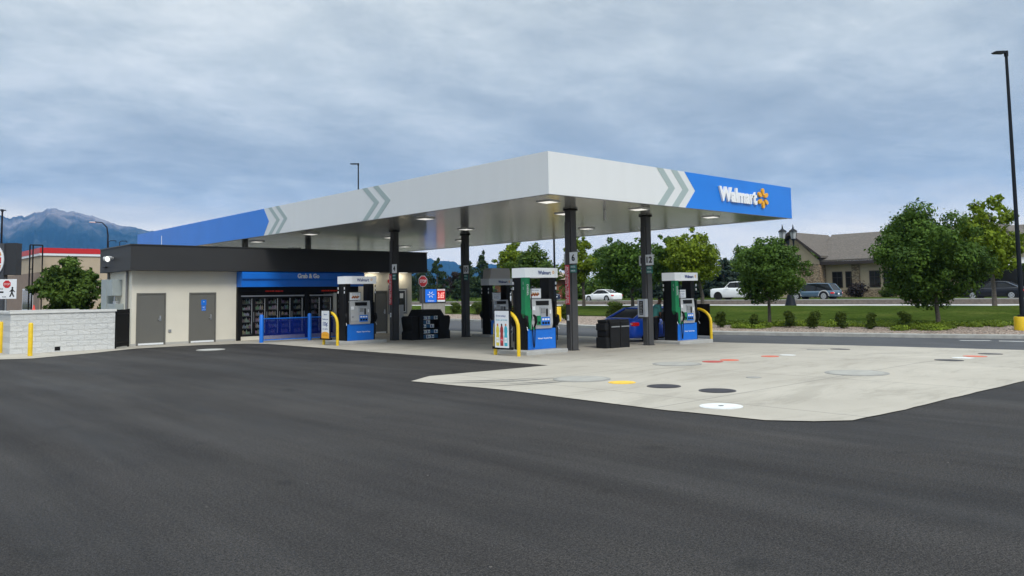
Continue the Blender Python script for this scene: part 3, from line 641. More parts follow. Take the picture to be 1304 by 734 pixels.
def cooler(x0, x1):
    d = MB(BLACK)
    d.box((x0, -.03, .18), (x0+.06, .02, 1.92)).box((x1-.06, -.03, .18), (x1, .02, 1.92)).box((x0+.06, -.03, .18), (x1-.06, .02, .24)).box((x0+.06, -.03, 1.86), (x1-.06, .02, 1.92)); o = d.build('cooler_door', bd)
    gl = MB(mat('cooler_glass', (.01, .012, .014), .05, alpha=.35, spec=.4)).box((x0+.062, -.008, .245), (x1-.062, -.002, 1.855)).build('pane', o)
    MB(STEEL).tube([(x1-.03, -.07, .8), (x1-.03, -.07, 1.25)], .012, n=6).build('handle', o)
    sh = MB(MGREY); it = MB(MATS['merchandise']); xr = random.Random(int(x0*100))
    for k in range(6):
        z = .26+.27*k; sh.box((x0+.06, .12, z-.02), (x1-.06, .6, z)); sh.box((x0+.06, .115, z-.02), (x1-.06, .12, z+.015), MGREY)
        x = x0+.07
        while x < x1-.13:
            w = xr.choice((.05, .06, .075)); h = xr.uniform(.12, .22)
            it.tube([(x+w/2, .18, z+.001), (x+w/2, .18, z+h*.7), (x+w/2, .18, z+h*.85), (x+w/2, .18, z+h)], [w/2, w/2, w*.2, w*.2], n=8); x += w+.01
    MB(mat('cooler_strip_light', (.9, .95, 1), .4, emit=(.85, .93, 1), estr=.22)).box((x0+.065, .04, .3), (x0+.085, .06, 1.84)).box((x1-.085, .04, .3), (x1-.065, .06, 1.84)).build('strip_light', o)
    sh.build('shelf', o); it.build('bottles', o)['kind'] = 'stuff'
for k in range(5): cooler(4.56+.612*k, 4.56+.612*(k+1)-.01)
for k in range(2): cooler(7.90+.6*k, 8.49+.6*k)
for k in range(2): cooler(9.32+.58*k, 9.89+.58*k)
# window, red disc, lights, boxes
w = MB(MGREY).box((12.25, -.04, .95), (12.32, .01, 2.25)).box((13.32, -.04, .95), (13.39, .01, 2.25)).box((12.32, -.04, 2.18), (13.32, .01, 2.25)).box((12.32, -.04, .95), (13.32, .01, 1.02)).build('window', bd)
MB(GLASS).box((12.32, -.02, 1.02), (13.32, -.012, 2.18)).build('pane', w)
m_ = MB(PAPER); m_.box((12.34, -.03, 1.04), (12.37, -.021, 2.16)).box((13.27, -.03, 1.04), (13.3, -.021, 2.16)).box((12.37, -.03, 2.13), (13.27, -.021, 2.16)).box((12.37, -.03, 1.04), (13.27, -.021, 1.07)).box((12.95, -.03, 1.75), (13.15, -.021, 2.0)).build('notice_frame', w)
t_ = MB(RED); t_.prism([(12.32+.10*math.cos(rad(20*k)), 2.62+.10*math.sin(rad(20*k))) for k in range(18)], -.03, -.003, 'y').box((12.26, -.03, 2.28), (12.38, -.002, 2.42), MGREY); t_.build('fire_sign', bd)
fl = MB(LGREY).tube([(-.24, 1.74, 3.62), (-.36, 1.74, 3.64)], .06, n=10).tube([(-.34, 1.62, 3.64), (-.52, 1.50, 3.58)], [.07, .13], n=14).tube([(-.34, 1.86, 3.64), (-.50, 2.02, 3.60)], [.06, .10], n=14).build('floodlight', bd, loc=(0, 0, 0))
MB(LIT).tube([(-.522, 1.498, 3.579), (-.53, 1.492, 3.577)], .115, n=14).build('lamp_lens', fl)
MB(BLACK).box((-.32, 2.9, 3.70), (-.241, 3.0, 3.76)).box((-.33, 2.5, 3.26), (-.241, 2.95, 3.30)).build('conduit_bracket', bd)
MB(mat('downpipe', (.17, .17, .17), .5)).tube([(-.06, .42, 0), (-.06, .42, 3.04)], .05, n=8).tube([(-.06, 3.0, 0), (-.06, 3.0, 3.04)], .05, n=8).build('downpipe', bd)
eb = MB(EGREY); eb.box((-.35, 2.2, 1.2), (-.002, 2.95, 2.75), bev=.015).box((-.38, 1.25, 2.05), (-.002, 2.0, 2.72), bev=.015).box((-.33, 1.0, 1.25), (-.002, 2.15, 1.72), bev=.015).tube([(-.18, 1.6, 1.7), (-.18, 1.6, 2.06)], .04, STEEL, n=8).cyl((-.24, 1.25, 1.72), .11, .10, STEEL, n=14)
eb.build('electric_box', bd)
MB(BLACK).tube([(1.3, .5, 4.09), (1.3, .5, 4.55)], .012, WTXT, n=6).tube([(2.4, .8, 4.09), (2.4, .8, 4.15)], .03, n=8).build('roof_vent', bd)
gn = MB(BLACK)
for x in (.0, .45): gn.tube([(x, 3.3, 4.09), (x, 3.3, 4.42), (x+.08, 3.3, 4.47), (x+.3, 3.3, 4.47), (x+.3, 3.3, 4.40)], .018, n=6)
gn.build('roof_pipe', bd)
for x_, w_ in ((11.2, 5), (12.9, 5)):
    e_ = MB(LIT).box((x_-.3, -.36, 3.03), (x_+.3, -.24, 3.049)).build('eave_lamp', bd)
    ld = bpy.data.lights.new('eave_light', 'AREA'); ld.energy = w_; ld.size = .6; ld.size_y = .12; ld.shape = 'RECTANGLE'; ld.color = (1, .90, .70)
    lo_ = bpy.data.objects.new('eave_light', ld); COL.objects.link(lo_); lo_.location = (10.3+x_, 34.1, 3.02); lo_.rotation_euler = (rad(12), 0, 0)
# utility post before the window
up = MB(LGREY).box((-.10, -.08, 0), (.10, .08, 1.45), bev=.01).build('utility_post', loc=(22.45, 33.1, -.02)); tag(up, 'slim pale grey post in front of the kiosk window', 'post')
# ------------------------------------------------------------------ enclosure
en = thing('block_enclosure', 'low white split-face block wall beside the kiosk', 'wall', (5.88, 33.12, 0))
b = MB(MATS['block_wall']).box((0, 0, -.1), (3.46, .2, 1.44)).box((0, .2, -.1), (.2, 4.4, 1.44)).box((3.26, .2, -.1), (3.46, .5, 1.44)); b.build('wall', en)
MB(mat('cap_block', (.68, .68, .66), .8, var=.04)).box((-.03, -.04, 1.441), (3.5, .24, 1.53)).box((-.03, .24, 1.441), (.24, 4.44, 1.53)).box((-.03, -.045, 1.531), (2.2, .245, 1.56)).build('coping', en)
MB(BLACK).box((1.42, -.006, .06), (1.6, -.001, .20)).build('drain_opening', en)
gt = thing('metal_gate', 'narrow black slatted metal gate between white wall and kiosk', 'gate', (9.42, 33.30, 0), math.atan2(1.1, .86))
b = MB(BLACK)
for k in range(11): b.box((.02+.105*k, -.015, .06), (.09+.105*k, .015, 1.5))
b.build('slat_panel', gt); MB(BLACK).box((0, -.03, .2), (1.2, -.016, .26)).box((0, -.03, 1.3), (1.2, -.016, 1.36)).box((-.03, -.03, 0), (.015, .03, 1.52)).box((1.18, -.03, 0), (1.24, .03, 1.52)).build('gate_frame', gt)
def bollard(label, x, y, h, r=.075, m=YEL):
    o = MB(m).tube([(0, 0, -.05), (0, 0, h-.04), (0, 0, h-.01), (0, 0, h)], [r, r, r*.75, r*.3], n=16).build('bollard', loc=(x, y, 0)); return tag(o, label, 'bollard', 'yellow post bollards by the white wall')
bollard('yellow post bollard standing in front of the white block wall', 6.2, 31.5, 1.14); bollard('yellow post bollard at the left end of the white wall, below the stop sign', 5.83, 34.45, 1.15)
cn = MB(mat('cone_red', (.7, .07, .05), .5)).tube([(0, 0, 0), (0, 0, .18)], [.05, .02], n=10).box((-.06, -.06, 0), (.06, .06, .012)).build('marker_cone', loc=(6.62, 33.24, 1.561)); tag(cn, 'tiny red cone standing on top of the white block wall', 'cone')
# blue barrier
br = thing('safety_barrier', 'blue posts with tinted panel in front of the cooler doors', 'barrier', (14.7, 31.95, 0))
for x in (0, 2.2, 4.4): MB(BLUE2).tube([(x, 0, -.05), (x, 0, 1.12), (x, 0, 1.17)], [.085, .085, .05], n=16).build('post', br)
TINT = mat('tinted_panel', (.004, .02, .22), .2, alpha=.42, spec=.2)
for x in (.09, 2.29):
    MB(TINT).box((x, -.008, .13), (x+2.02, .008, .98)).build('panel', br)
    MB(BLUE2).box((x, -.02, .98), (x+2.02, .02, 1.02)).box((x, -.02, .09), (x+2.02, .02, .13)).build('rail', br)

# ------------------------------------------------------------------ cars
def make_car(kind, label, loc, rz, paint, L_=4.7, H_=1.45, W_=1.82, dark=False, arch=None, group='cars on the road behind the lawn'):
    t = thing('parked_car' if kind == 'coupe' else 'car', label, {'coupe': 'car', 'sedan': 'car', 'suv': 'car', 'pickup': 'pickup truck', 'hatch': 'car'}[kind], loc, rz, group)
    S = dict(
        coupe=([0,.015,.05,.15,.3,.42,.6,.78,.86,.96,.99,1], [.50,.60,.68,.70,.74,.76,.76,.77,.785,.80,.76,.60], (.28,.44,.74,.955)),
        sedan=([0,.015,.05,.15,.3,.42,.6,.78,.86,.96,.99,1], [.50,.58,.64,.68,.72,.74,.75,.76,.77,.77,.72,.55], (.27,.43,.68,.88)),
        hatch=([0,.015,.05,.15,.3,.42,.6,.78,.86,.96,.99,1], [.50,.58,.64,.69,.74,.76,.78,.80,.82,.80,.76,.55], (.22,.40,.76,.97)),
        suv=([0,.015,.05,.15,.3,.42,.6,.78,.86,.96,.99,1], [.55,.64,.70,.72,.74,.75,.76,.77,.78,.78,.74,.58], (.24,.36,.86,.975)),
        pickup=([0,.012,.04,.15,.27,.35,.5,.6,.7,.9,.99,1], [.62,.70,.76,.78,.80,.80,.80,.80,.80,.80,.80,.70], (.27,.36,.58,.63)))[kind]
    xs, zt, (g0, g1, g2, g3) = S; sc_ = H_/1.45 if kind not in ('suv', 'pickup') else H_/1.45*.83
    zt = [z*(1.25 if False else 1)*1.22*sc_ for z in zt] if kind != 'pickup' else [z*1.45*sc_ for z in zt]
    zb = .2 if kind not in ('pickup', 'suv') else .33
    rings = []
    for x, z in zip(xs, zt):
        w = W_/2*(1-.16*max(0, (abs(x-.5)-.36)/.14)**2)*(.86 if x in (0, 1) else 1)
        X = (x-.5)*L_; lo_ = zb+(.12 if x in (0, 1) else 0)
        half = [(w*.90, lo_), (w, lo_+.15), (w*1.01, (lo_+z)/2), (w*.985, z-.10), (w*.90, z), (w*.45, z+.025)]
        rings.append([(X, y, zz) for y, zz in half]+[(X, -y, zz) for y, zz in half[::-1]])
    MB(paint).loft(rings).build('body', t)
    # greenhouse
    zr = H_-.03; gz = lambda x: float(np.interp(x, xs, zt))
    P4 = [(g0, gz(g0)-.02, .86), (g1, zr-.03, .68), ((g1+g2)/2, zr+.02, .70), (g2, zr-.04, .67), (g3, gz(g3)-.02, .80)]
    hw = W_/2
    # side glass + roof
    rg = []
    for x, z, k in P4[1:4]:
        X = (x-.5)*L_; rg.append([(X, hw*k, z-.035), (X, hw*k*.85, z), (X, -hw*k*.85, z), (X, -hw*k, z-.035)])
    MB(paint).loft(rg, cap=True).build('roof', t)
    gl = MB(GLASS)
    a0 = ((g0-.5)*L_, hw*.86, gz(g0)-.03); a1 = ((g1-.5)*L_, hw*.68, zr-.065); am = (((g1+g2)/2-.5)*L_, hw*.70, zr-.015-.035); a2 = ((g2-.5)*L_, hw*.67, zr-.075); a3 = ((g3-.5)*L_, hw*.80, gz(g3)-.03)
    b0 = ((g0+.02-.5)*L_, hw*.90, gz(.4)-.02); b3 = ((g3-.02-.5)*L_, hw*.88, gz(g3)-.02)
    mi = lambda q: (q[0], -q[1], q[2])
    for f_ in (lambda q: q, mi): gl.add([f_(a0), f_(a1), f_(am), f_(a2), f_(a3)], [(0, 1, 2, 3, 4)])
    gl.build('side_window', t)
    MB(GLASS).add([a0, a1, mi(a1), mi(a0)], [(0, 1, 2, 3)]).build('windscreen', t)
    MB(GLASS).add([a2, a3, mi(a3), mi(a2)], [(0, 1, 2, 3)]).build('rear_window', t)
    pil = MB(paint)
    for f_ in (lambda q: q, mi):
        pil = MB(paint); pil.tube([f_(a0), f_(a1)], .035, n=6).tube([f_(a1), f_(am), f_(a2)], .03, n=6).tube([f_(a2), f_(a3)], .055, n=6)
        xm = ((g1+g2)/2-.5)*L_; pil.tube([f_((xm, hw*.89, gz(.5)-.02)), f_((xm, hw*.70, zr-.05))], .03, BLACK, n=6); pil.build('pillar', t)
    wr = .33 if kind not in ('pickup', 'suv') else .39
    fx, rx = (-.5+.19)*L_, (-.5+.19+.585)*L_+.05
    if kind == 'pickup': wr = .43; fx, rx = (-.5+.165)*L_, (-.5+.165+.63)*L_
    for x in (fx, rx):
        for s in (-1, 1):
            y = s*(hw-.10)
            wl = MB(TYRE); wl.tube([(x, y-s*.12, wr), (x, y-s*.1, wr), (x, y+s*.10, wr), (x, y+s*.12, wr)], [wr*.9, wr, wr, wr*.9], n=24)
            wl = wl.build('wheel', t)
            rm = MB(RIM if kind != 'pickup' else BLACK); rm.tube([(x, y+s*.121, wr), (x, y+s*.128, wr)], [wr*.66, wr*.62], n=20)
            for k in range(5):
                a_ = 2*math.pi*k/5; rm.box((x+math.cos(a_)*wr*.38-.03, y+s*.129-.004, wr+math.sin(a_)*wr*.38-.03), (x+math.cos(a_)*wr*.38+.03, y+s*.129+.004, wr+math.sin(a_)*wr*.38+.03), BLACK)
            rm.build('rim', wl)
            ar = MB(BLACK)
            if arch: ar.prism([(x+wr*1.38*math.cos(math.pi*k/14), wr+wr*1.38*math.sin(math.pi*k/14)) for k in range(15)]+[(x-wr*1.38, zb+.08), (x+wr*1.38, zb+.08)], y-s*.04, y+s*.107, 'y', arch)
            ar.prism([(x+wr*1.16*math.cos(math.pi*k/14), wr+wr*1.16*math.sin(math.pi*k/14)) for k in range(15)]+[(x-wr*1.16, zb), (x+wr*1.16, zb)], y-s*.04, y+s*.112+s*.01, 'y'); ar.build('wheel_arch', t)
    for s in (-1, 1):
        xh = -L_/2+.16; MB(mat('headlight_glass', (.7, .72, .75), .15)).box((xh-.09, s*hw*.58, zt[2]-.20), (xh+.13, s*hw*.90, zt[2]-.07), bev=.03).build('headlight', t)
        xt = L_/2-.12; tz = zt[-2]-.16
        MB(mat('tail_red', (.50, .012, .012), .2, emit=(.8, .02, .02), estr=.15)).box((xt-.22, s*hw*.62, tz-.08), (xt+.095, s*hw*.965, tz+.06), bev=.035).box((xt+.04, s*hw*.66, tz-.02), (xt+.10, s*hw*.88, tz+.02), PAPER).build('taillight', t)
        MB(paint).box(((g0+.05-.5)*L_, s*(hw+.02), gz(.35)-.02), ((g0+.09-.5)*L_, s*(hw+.16), gz(.35)+.12), bev=.03).build('mirror', t)
    MB(BLACK).box((-L_/2-.01, -hw*.55, .34), (-L_/2+.14, hw*.55, .52), bev=.03).build('grille', t)
    MB(PAPER).box((L_/2-.03, -.15, .52), (L_/2+.01, .15, .66)).build('number_plate', t)
    if kind == 'pickup':
        MB(BLACK).box(((.66-.5)*L_, -hw*.82, zt[8]-.3), ((.97-.5)*L_, hw*.82, zt[8]+.032)).build('load_bed', t)
    return t
def paintm(n, c, m=.1): return mat(n, c, .30, metal=m, coat=.5 if max(c) > .05 else .12, spec=.5 if max(c) > .05 else .25)
CB = paintm('car_blue', (.008, .10, .70), .05)
# cars face local -x ; rz=180deg heads +x
c = make_car('coupe', 'bright blue car with red taillight parked at the right pump, behind the bins', (26.38, 20.64, -.11), rad(180-4), CB, 4.25, 1.42, 1.84, group=None)
make_car('sedan', 'white sedan on the far road between the numbered columns', (71.6, 63.4, .88), rad(-90), paintm('car_white', (.75, .76, .77), 0), 4.7, 1.42)
make_car('suv', 'blue grey hatchback crossover with silver arches, before the stone building', (71.5, 36.9, .88), rad(-90), paintm('car_slate', (.05, .10, .155), .2), 4.55, 1.62, 1.9, arch=mat('silver_trim', (.45, .46, .47), .4))
make_car('pickup', 'white pickup truck with black wheels, half behind a round tree', (71.8, 44.9, .88), rad(-90), MATS['car_white'], 6.4, 1.95, 2.0)
make_car('sedan', 'black sedan on the far road beside the rightmost lamp post', (71.2, 21.6, .88), rad(-90), paintm('car_black', (.010, .012, .018)), 4.6, 1.45)
make_car('sedan', 'dark navy sedan seen just left of the red warning sign', (71.6, 73.5, .88), rad(-90), paintm('car_navy', (.02, .03, .06)), 4.7, 1.42)
make_car('hatch', 'white car behind the nearest pump, left of the navy sedan', (62.5, 71.5, .60), rad(-90), MATS['car_white'], 4.5, 1.5)
make_car('suv', 'grey van with red taillight right of the fuel price sign', (71.7, 108.5, .88), rad(-90), paintm('car_grey', (.10, .105, .115)), 5.0, 1.95, 2.0)
make_car('pickup', 'white pickup truck partly behind the fuel price sign', (61.0, 97.5, .60), rad(90), MATS['car_white'], 5.9, 1.9, 2.0)
make_car('suv', 'white sport utility car between the kiosk and the price sign', (61.5, 110.0, .60), rad(-90), MATS['car_white'], 5.0, 1.95, 2.0)

# ------------------------------------------------------------------ person
def skinobj(name, joints, edges, radii, m, parent=None, lvl=2):
    me = bpy.data.meshes.new(name); me.from_pydata(joints, edges, []); me.materials.append(m)
    o = bpy.data.objects.new(name, me); COL.objects.link(o)
    o.modifiers.new('s', 'SKIN'); o.modifiers.new('u', 'SUBSURF').levels = lvl; o.modifiers['u'].render_levels = lvl
    sv = me.skin_vertices[0].data
    for v, r in zip(sv, radii): v.radius = r if isinstance(r, tuple) else (r, r)
    sv[0].use_root = True
    for p in me.polygons: p.use_smooth = True
    o.modifiers['s'].use_smooth_shade = True
    if parent: o.parent = parent
    return o
SKIN = mat('skin', (.22, .12, .075), .55); SHIRT = mat('teal_shirt', (.10, .38, .35), .85, var=.12, scale=8, bump=.3, bscale=15); TROU = mat('dark_trousers', (.012, .013, .02), .85, var=.2, scale=8); HAIR = mat('dark_hair', (.012, .010, .009), .7)
ps = thing('person', 'person in teal shirt and dark trousers bending towards the right pump beside the blue car', 'person', (24.76, 19.30, -.08), rad(-25))
# faces local +x, leaning forward
J = [(0, 0, .93), (.03, 0, 1.12), (.10, 0, 1.32), (.13, 0, 1.42), (.19, 0, 1.50), (.235, 0, 1.60), (.24, 0, 1.67),
     (0, .09, .88), (.04, .10, .48), (-.03, .11, .09), (.10, .12, .035), (0, -.09, .88), (.03, -.10, .48), (-.02, -.11, .09), (.11, -.12, .035),
     (.11, .19, 1.38), (.12, .24, 1.10), (.30, .20, .95), (.38, .19, .93), (.11, -.19, 1.38), (.10, -.25, 1.10), (.26, -.22, .92), (.34, -.20, .89)]
Ed = [(0,1),(1,2),(2,3),(3,4),(4,5),(5,6),(0,7),(7,8),(8,9),(9,10),(0,11),(11,12),(12,13),(13,14),(3,15),(15,16),(16,17),(17,18),(3,19),(19,20),(20,21),(21,22)]
Rd = [(.13,.10),(.12,.09),(.15,.10),(.09,.07),.05,(.078,.095),.07,.09,.06,.042,.04,.09,.06,.042,.04,.055,.042,.032,.036,.055,.042,.032,.036]
skinobj('body', J, Ed, Rd, SKIN, ps)
skinobj('shirt', [J[0], J[1], J[2], J[3], J[15], (.12, .235, 1.16), J[19], (.10, -.245, 1.16)], [(0,1),(1,2),(2,3),(3,4),(4,5),(3,6),(6,7)], [(.16,.13),(.16,.125),(.185,.13),(.11,.09),.085,.07,.085,.07], SHIRT, ps)
skinobj('trousers', [(0, 0, .90), J[7], J[8], J[9], J[11], J[12], J[13]], [(0,1),(1,2),(2,3),(0,4),(4,5),(5,6)], [(.14,.11),.105,.08,.065,.105,.08,.065], TROU, ps)
for s in (1, -1): skinobj('shoe', [(-.05, s*.115, .045), (.08, s*.12, .04), (.16, s*.122, .03)], [(0,1),(1,2)], [.05, .045, .035], BLACK, ps)
skinobj('hair', [(.20, 0, 1.63), (.23, 0, 1.70), (.27, 0, 1.715)], [(0,1),(1,2)], [(.088,.10), (.08,.09), .05], HAIR, ps)
f_ = MB(SKIN).tube([(.318, 0, 1.60), (.345, 0, 1.575)], [.012, .016], n=8).tube([(.235, .092, 1.60), (.235, .105, 1.60)], .025, n=8).tube([(.235, -.092, 1.60), (.235, -.105, 1.60)], .025, n=8)
for s in (1, -1): f_.tube([(.312, s*.032, 1.615), (.32, s*.032, 1.615)], .011, BLACK, n=8)
f_.box((.318, -.025, 1.548), (.322, .025, 1.554), RED); f_.build('face', ps)
for s in (1, -1):
    h = MB(SKIN); bx, by, bz = (.38, .19, .93) if s > 0 else (.34, -.20, .89)
    for k in range(4): h.tube([(bx, by-.03+.02*k, bz), (bx+.055, by-.03+.02*k, bz-.01-.004*k), (bx+.075, by-.03+.02*k, bz-.04)], [.010, .009, .007], n=6)
    h.tube([(bx-.02, by-s*.03, bz+.01), (bx+.03, by-s*.055, bz)], [.012, .009], n=6); h.build('hand', ps)

# ------------------------------------------------------------------ foliage
def leaves(clumps, size, m, seed, per, name, parent, up=.25, flat=.0, shell=.75):
    rng = np.random.default_rng(seed); V = []; 
    for (c, r), n in zip(clumps, per):
        d = rng.normal(size=(n, 3)); d /= np.linalg.norm(d, axis=1)[:, None]
        rr = (rng.random(n)**.4)*(1-shell)+shell*(rng.random(n)**.15)
        rv = np.asarray(r if hasattr(r, '__len__') else (r, r, r*.8))
        p = np.asarray(c)+d*rv*rr[:, None]*(1+.18*rng.normal(size=(n, 1)))
        nr = d+rng.normal(size=(n, 3))*.55+np.array([0, 0, up]); nr /= np.linalg.norm(nr, axis=1)[:, None]
        t = np.cross(nr, rng.normal(size=(n, 3))); t /= np.linalg.norm(t, axis=1)[:, None]; b_ = np.cross(nr, t)
        s = size*(.6+.8*rng.random((n, 1)))
        q = np.stack([p-t*s, p-b_*s*.55+nr*s*.12, p+t*s*.95, p+b_*s*.55+nr*s*.12], 1); V.append(q)
    V = np.concatenate(V).reshape(-1, 3); n = len(V)//4
    me = bpy.data.meshes.new(name); me.vertices.add(len(V)); me.vertices.foreach_set('co', V.astype(np.float32).ravel())
    me.loops.add(n*4); me.loops.foreach_set('vertex_index', np.arange(n*4, dtype=np.int32)); me.polygons.add(n)
    me.polygons.foreach_set('loop_start', np.arange(0, n*4, 4, dtype=np.int32)); me.polygons.foreach_set('loop_total', np.full(n, 4, dtype=np.int32))
    me.materials.append(m); me.update(calc_edges=True); me.validate()
    o = bpy.data.objects.new(name, me); COL.objects.link(o)
    if parent: o.parent = parent
    return o
def tree(label, loc, R, h, zb, m, seed, n=8000, size=.12, off=0., cat='tree', nb=46, tr=.11, squash=1., group='broadleaf trees along the lawn', stem=None, name='broadleaf_tree', top=.72):
    t = thing(name, label, cat, loc, 0, group); rng = random.Random(seed)
    cz = (h+zb)/2; hz = (h-zb)/2; cl = []
    ox, oy = off
    for i in range(nb):
        # distribute over ellipsoid, favour the shell, egg-shaped
        while True:
            d = Vector((rng.uniform(-1, 1), rng.uniform(-1, 1), rng.uniform(-1, 1)))
            if .05 < d.length < 1: break
        d = d.normalized()*(.45+.5*rng.random()**.5) if i > nb//5 else d*.5
        k = 1-.26*max(0, d.z)-.02*max(0, -d.z)
        r = R*rng.uniform(.20, .33)*(.85 if d.z > .5 else 1)
        cl.append(((ox+d.x*(R-r*.7)*k, oy+d.y*(R-r*.7)*k*squash, cz+d.z*(hz-r*.6)), r))
    for i in range(nb//3):
        d = Vector((rng.gauss(0, 1), rng.gauss(0, 1), rng.gauss(.1, 1))).normalized(); r = R*rng.uniform(.09, .17); kk = rng.uniform(.84, .98)
        cl.append(((ox+d.x*R*kk*(1-.22*max(0, d.z)), oy+d.y*R*kk*squash*(1-.22*max(0, d.z)), cz+d.z*hz*kk), r))
    tot = sum(c[1]**2 for c in cl); per = [max(20, int(n*c[1]**2/tot)) for c in cl]
    leaves(cl, size, m, seed, per, 'crown', t)
    tk = MB(BARK); hs = stem or zb
    tk.tube([(0, 0, -.2), (0, 0, .05), (.02, 0, hs*.6), (ox*.2, oy*.2, hs+.2), (ox*.6, oy*.6, cz), (ox, oy, cz+hz*.5)], [tr*1.5, tr*1.1, tr*.9, tr*.85, tr*.55, tr*.2], n=10)
    for k in range(9):
        c = cl[(k*5) % nb][0]; tk.tube([(ox*.2, oy*.2, hs+.1+.12*k), (c[0]*.45, c[1]*.45, (c[2]+hs+.5)/2), c], [tr*.45, tr*.3, tr*.1], n=6)
    tk.build('trunk', t); return t
def conifer(label, loc, R, h, zb, m, seed, n=5000, size=.16, group='evergreens behind the road', name='conifer_tree', lean=.0):
    t = thing(name, label, 'tree', loc, 0, group); rng = random.Random(seed); cl = []
    lv = 13
    for i in range(lv):
        z = zb+(h-zb)*(i+.3)/lv; rr = R*(1-(i/lv))**.75*rng.uniform(.8, 1.15)+.1
        for k in range(max(1, int(7*(1-i/lv))+1)):
            a_ = rng.uniform(0, 6.28); q = rng.uniform(.4, .85)*rr
            cl.append(((q*math.cos(a_), q*math.sin(a_), z+rng.uniform(-.2, .2)+q*.25), (max(.2, rr*.42), max(.2, rr*.42), max(.16, h/lv*.6))))
    per = [n//len(cl)]*len(cl); leaves(cl, size, m, seed, per, 'crown', t, up=.1)
    MB(BARK).tube([(0, 0, -.2), (0, 0, h*.5), (0, 0, h*.97)], [.16, .10, .02], n=8).build('trunk', t); return t
# local axis helpers: camera right is (.743,-.669)
def cr(o): return (o*.743, -o*.669)
tree('large round dark green maple on the lawn at the right, near the yellow-based lamp post', (42.2, 15.45, -.05), 2.75, 6.45, .8, LF_D, 11, 34000, .088, cr(-.2), nb=64, tr=.12)
tree('round dark green maple standing right of the last pump, hiding the pickup', (38.66, 22.56, -.01), 2.1, 4.85, 1.0, LF_D, 12, 17000, .08, cr(.04), nb=52, tr=.09)
tree('yellow green tree right behind the large dark maple', (59.2, 18.1, .6), 2.5, 7.6, 1.6, LF_Y, 13, 8000, .15, cr(-.1), nb=44, tr=.15)
tree('yellow green slender tree right of the red warning sign, trunk in the lawn', (57.4, 53.3, .55), 2.1, 7.1, 1.5, LF_Y, 14, 6500, .15, cr(-.2), nb=36, tr=.16)
tree('dark green dense tree behind the numbered column with the cabinet', (56.5, 46.5, .5), 3.35, 6.6, 1.0, LF_D, 15, 10000, .16, cr(-.14), nb=52, tr=.16)
tree('bright yellow green tree above the right pump', (57.0, 39.4, .55), 2.75, 6.75, 1.6, LF_Y, 16, 9000, .15, cr(-.9), nb=46, tr=.16)
tree('mid green tree behind the nearest pump and its white header', (56.8, 58.5, .47), 3.0, 6.7, 1.2, LF_M, 17, 8500, .16, cr(-.9), nb=46, tr=.16)
tree('bushy green tree behind the white block wall, before the tan restaurant', (11.4, 50.3, 0), 1.9, 4.4, .9, LF_M, 18, 12000, .12, cr(.25), nb=44, tr=.1)
tree('small low green tree behind the wall beside the electric boxes', (13.6, 48.9, 0), 1.0, 2.6, .3, LF_M, 19, 4000, .11, (0, 0), nb=20, tr=.06)
# evergreens behind the road
tree('yellow green tree between the lamp post and the red signed column', (60, 66.5, .6), 2.3, 7.6, 1.5, LF_Y, 27, 6500, .16, (0, 0), nb=36, tr=.14)
tree('full green tree filling the gap right of the slender yellow tree', (70+12, 70.5, .9), 3.6, 8.6, .8, LF_D, 29, 7000, .2, (0, 0), nb=36, tr=.14)
tree('dark green tree right of the numbered column, behind the right pump', (56.8, 42.8, .55), 2.0, 6.4, 1.3, LF_D, 28, 6000, .16, (0, 0), nb=34, tr=.12)
conifer('dark evergreen just right of the kiosk, leftmost of the row', (75+4, 106, .9), 2.6, 7.2, .3, LF_C, 21)
conifer('pointed pine left of the far column, above the price sign', (79, 98.5, .9), 2.2, 7.3, .4, LF_C, 22)
conifer('dark pine behind the stop sign', (83, 117, .9), 3.2, 7.6, .3, LF_C, 23)
conifer('tall dark pine right of the far column', (79, 94.5, .9), 2.5, 7.6, .3, LF_C, 24)
tree('dark purple leaved round tree left of the far column', (80, 102, .9), 2.4, 5.0, .3, LF_P, 25, 5000, .17, (0, 0), nb=30, group='trees behind the road')
tree('olive green tree low behind the price sign', (98, 122, .9), 3.2, 5.0, .3, LF_M, 26, 5000, .2, (0, 0), nb=30, group='trees behind the road')
k = 0
for x, y, R, h in ((82, 57.6, 2.3, 4.6), (82, 53.6, 2.4, 4.9), (83, 49.8, 2.2, 4.7), (83, 62, 2.2, 4.4), (84, 66.5, 2.2, 4.3)):
    k += 1
    conifer(['blue green spruce right of the right pump', 'blue green spruce directly behind the white pickup cab', 'blue green spruce behind the pickup bed', 'blue green spruce behind the right pump header', 'blue green spruce behind the dark dense tree'][k-1], (x, y, .93), R, h, .1, LF_B, 30+k, 4500, .17, 'blue green spruces behind the far road', 'spruce_tree')
# far belt reads as one mass
rng = random.Random(5); cl = []; 
for i in range(130):
    y = rng.uniform(40, 320); x = rng.uniform(150, 175)+y*.1; r = rng.uniform(2.2, 4.2); cl.append(((x, y, 1.2+r*.7), (r, r, r*.95)))
for i in range(60):
    y = rng.uniform(66, 175); x = rng.uniform(98, 112); r = rng.uniform(1.4, 2.4); cl.append(((x, y, .9+r*.8), (r, r, r)))
fb = leaves(cl, .42, LF_M, 40, [170]*len(cl), 'distant_tree_belt', None); fb['kind'] = 'stuff'; fb['label'] = 'far belt of green trees merging into one mass'; fb['category'] = 'trees'
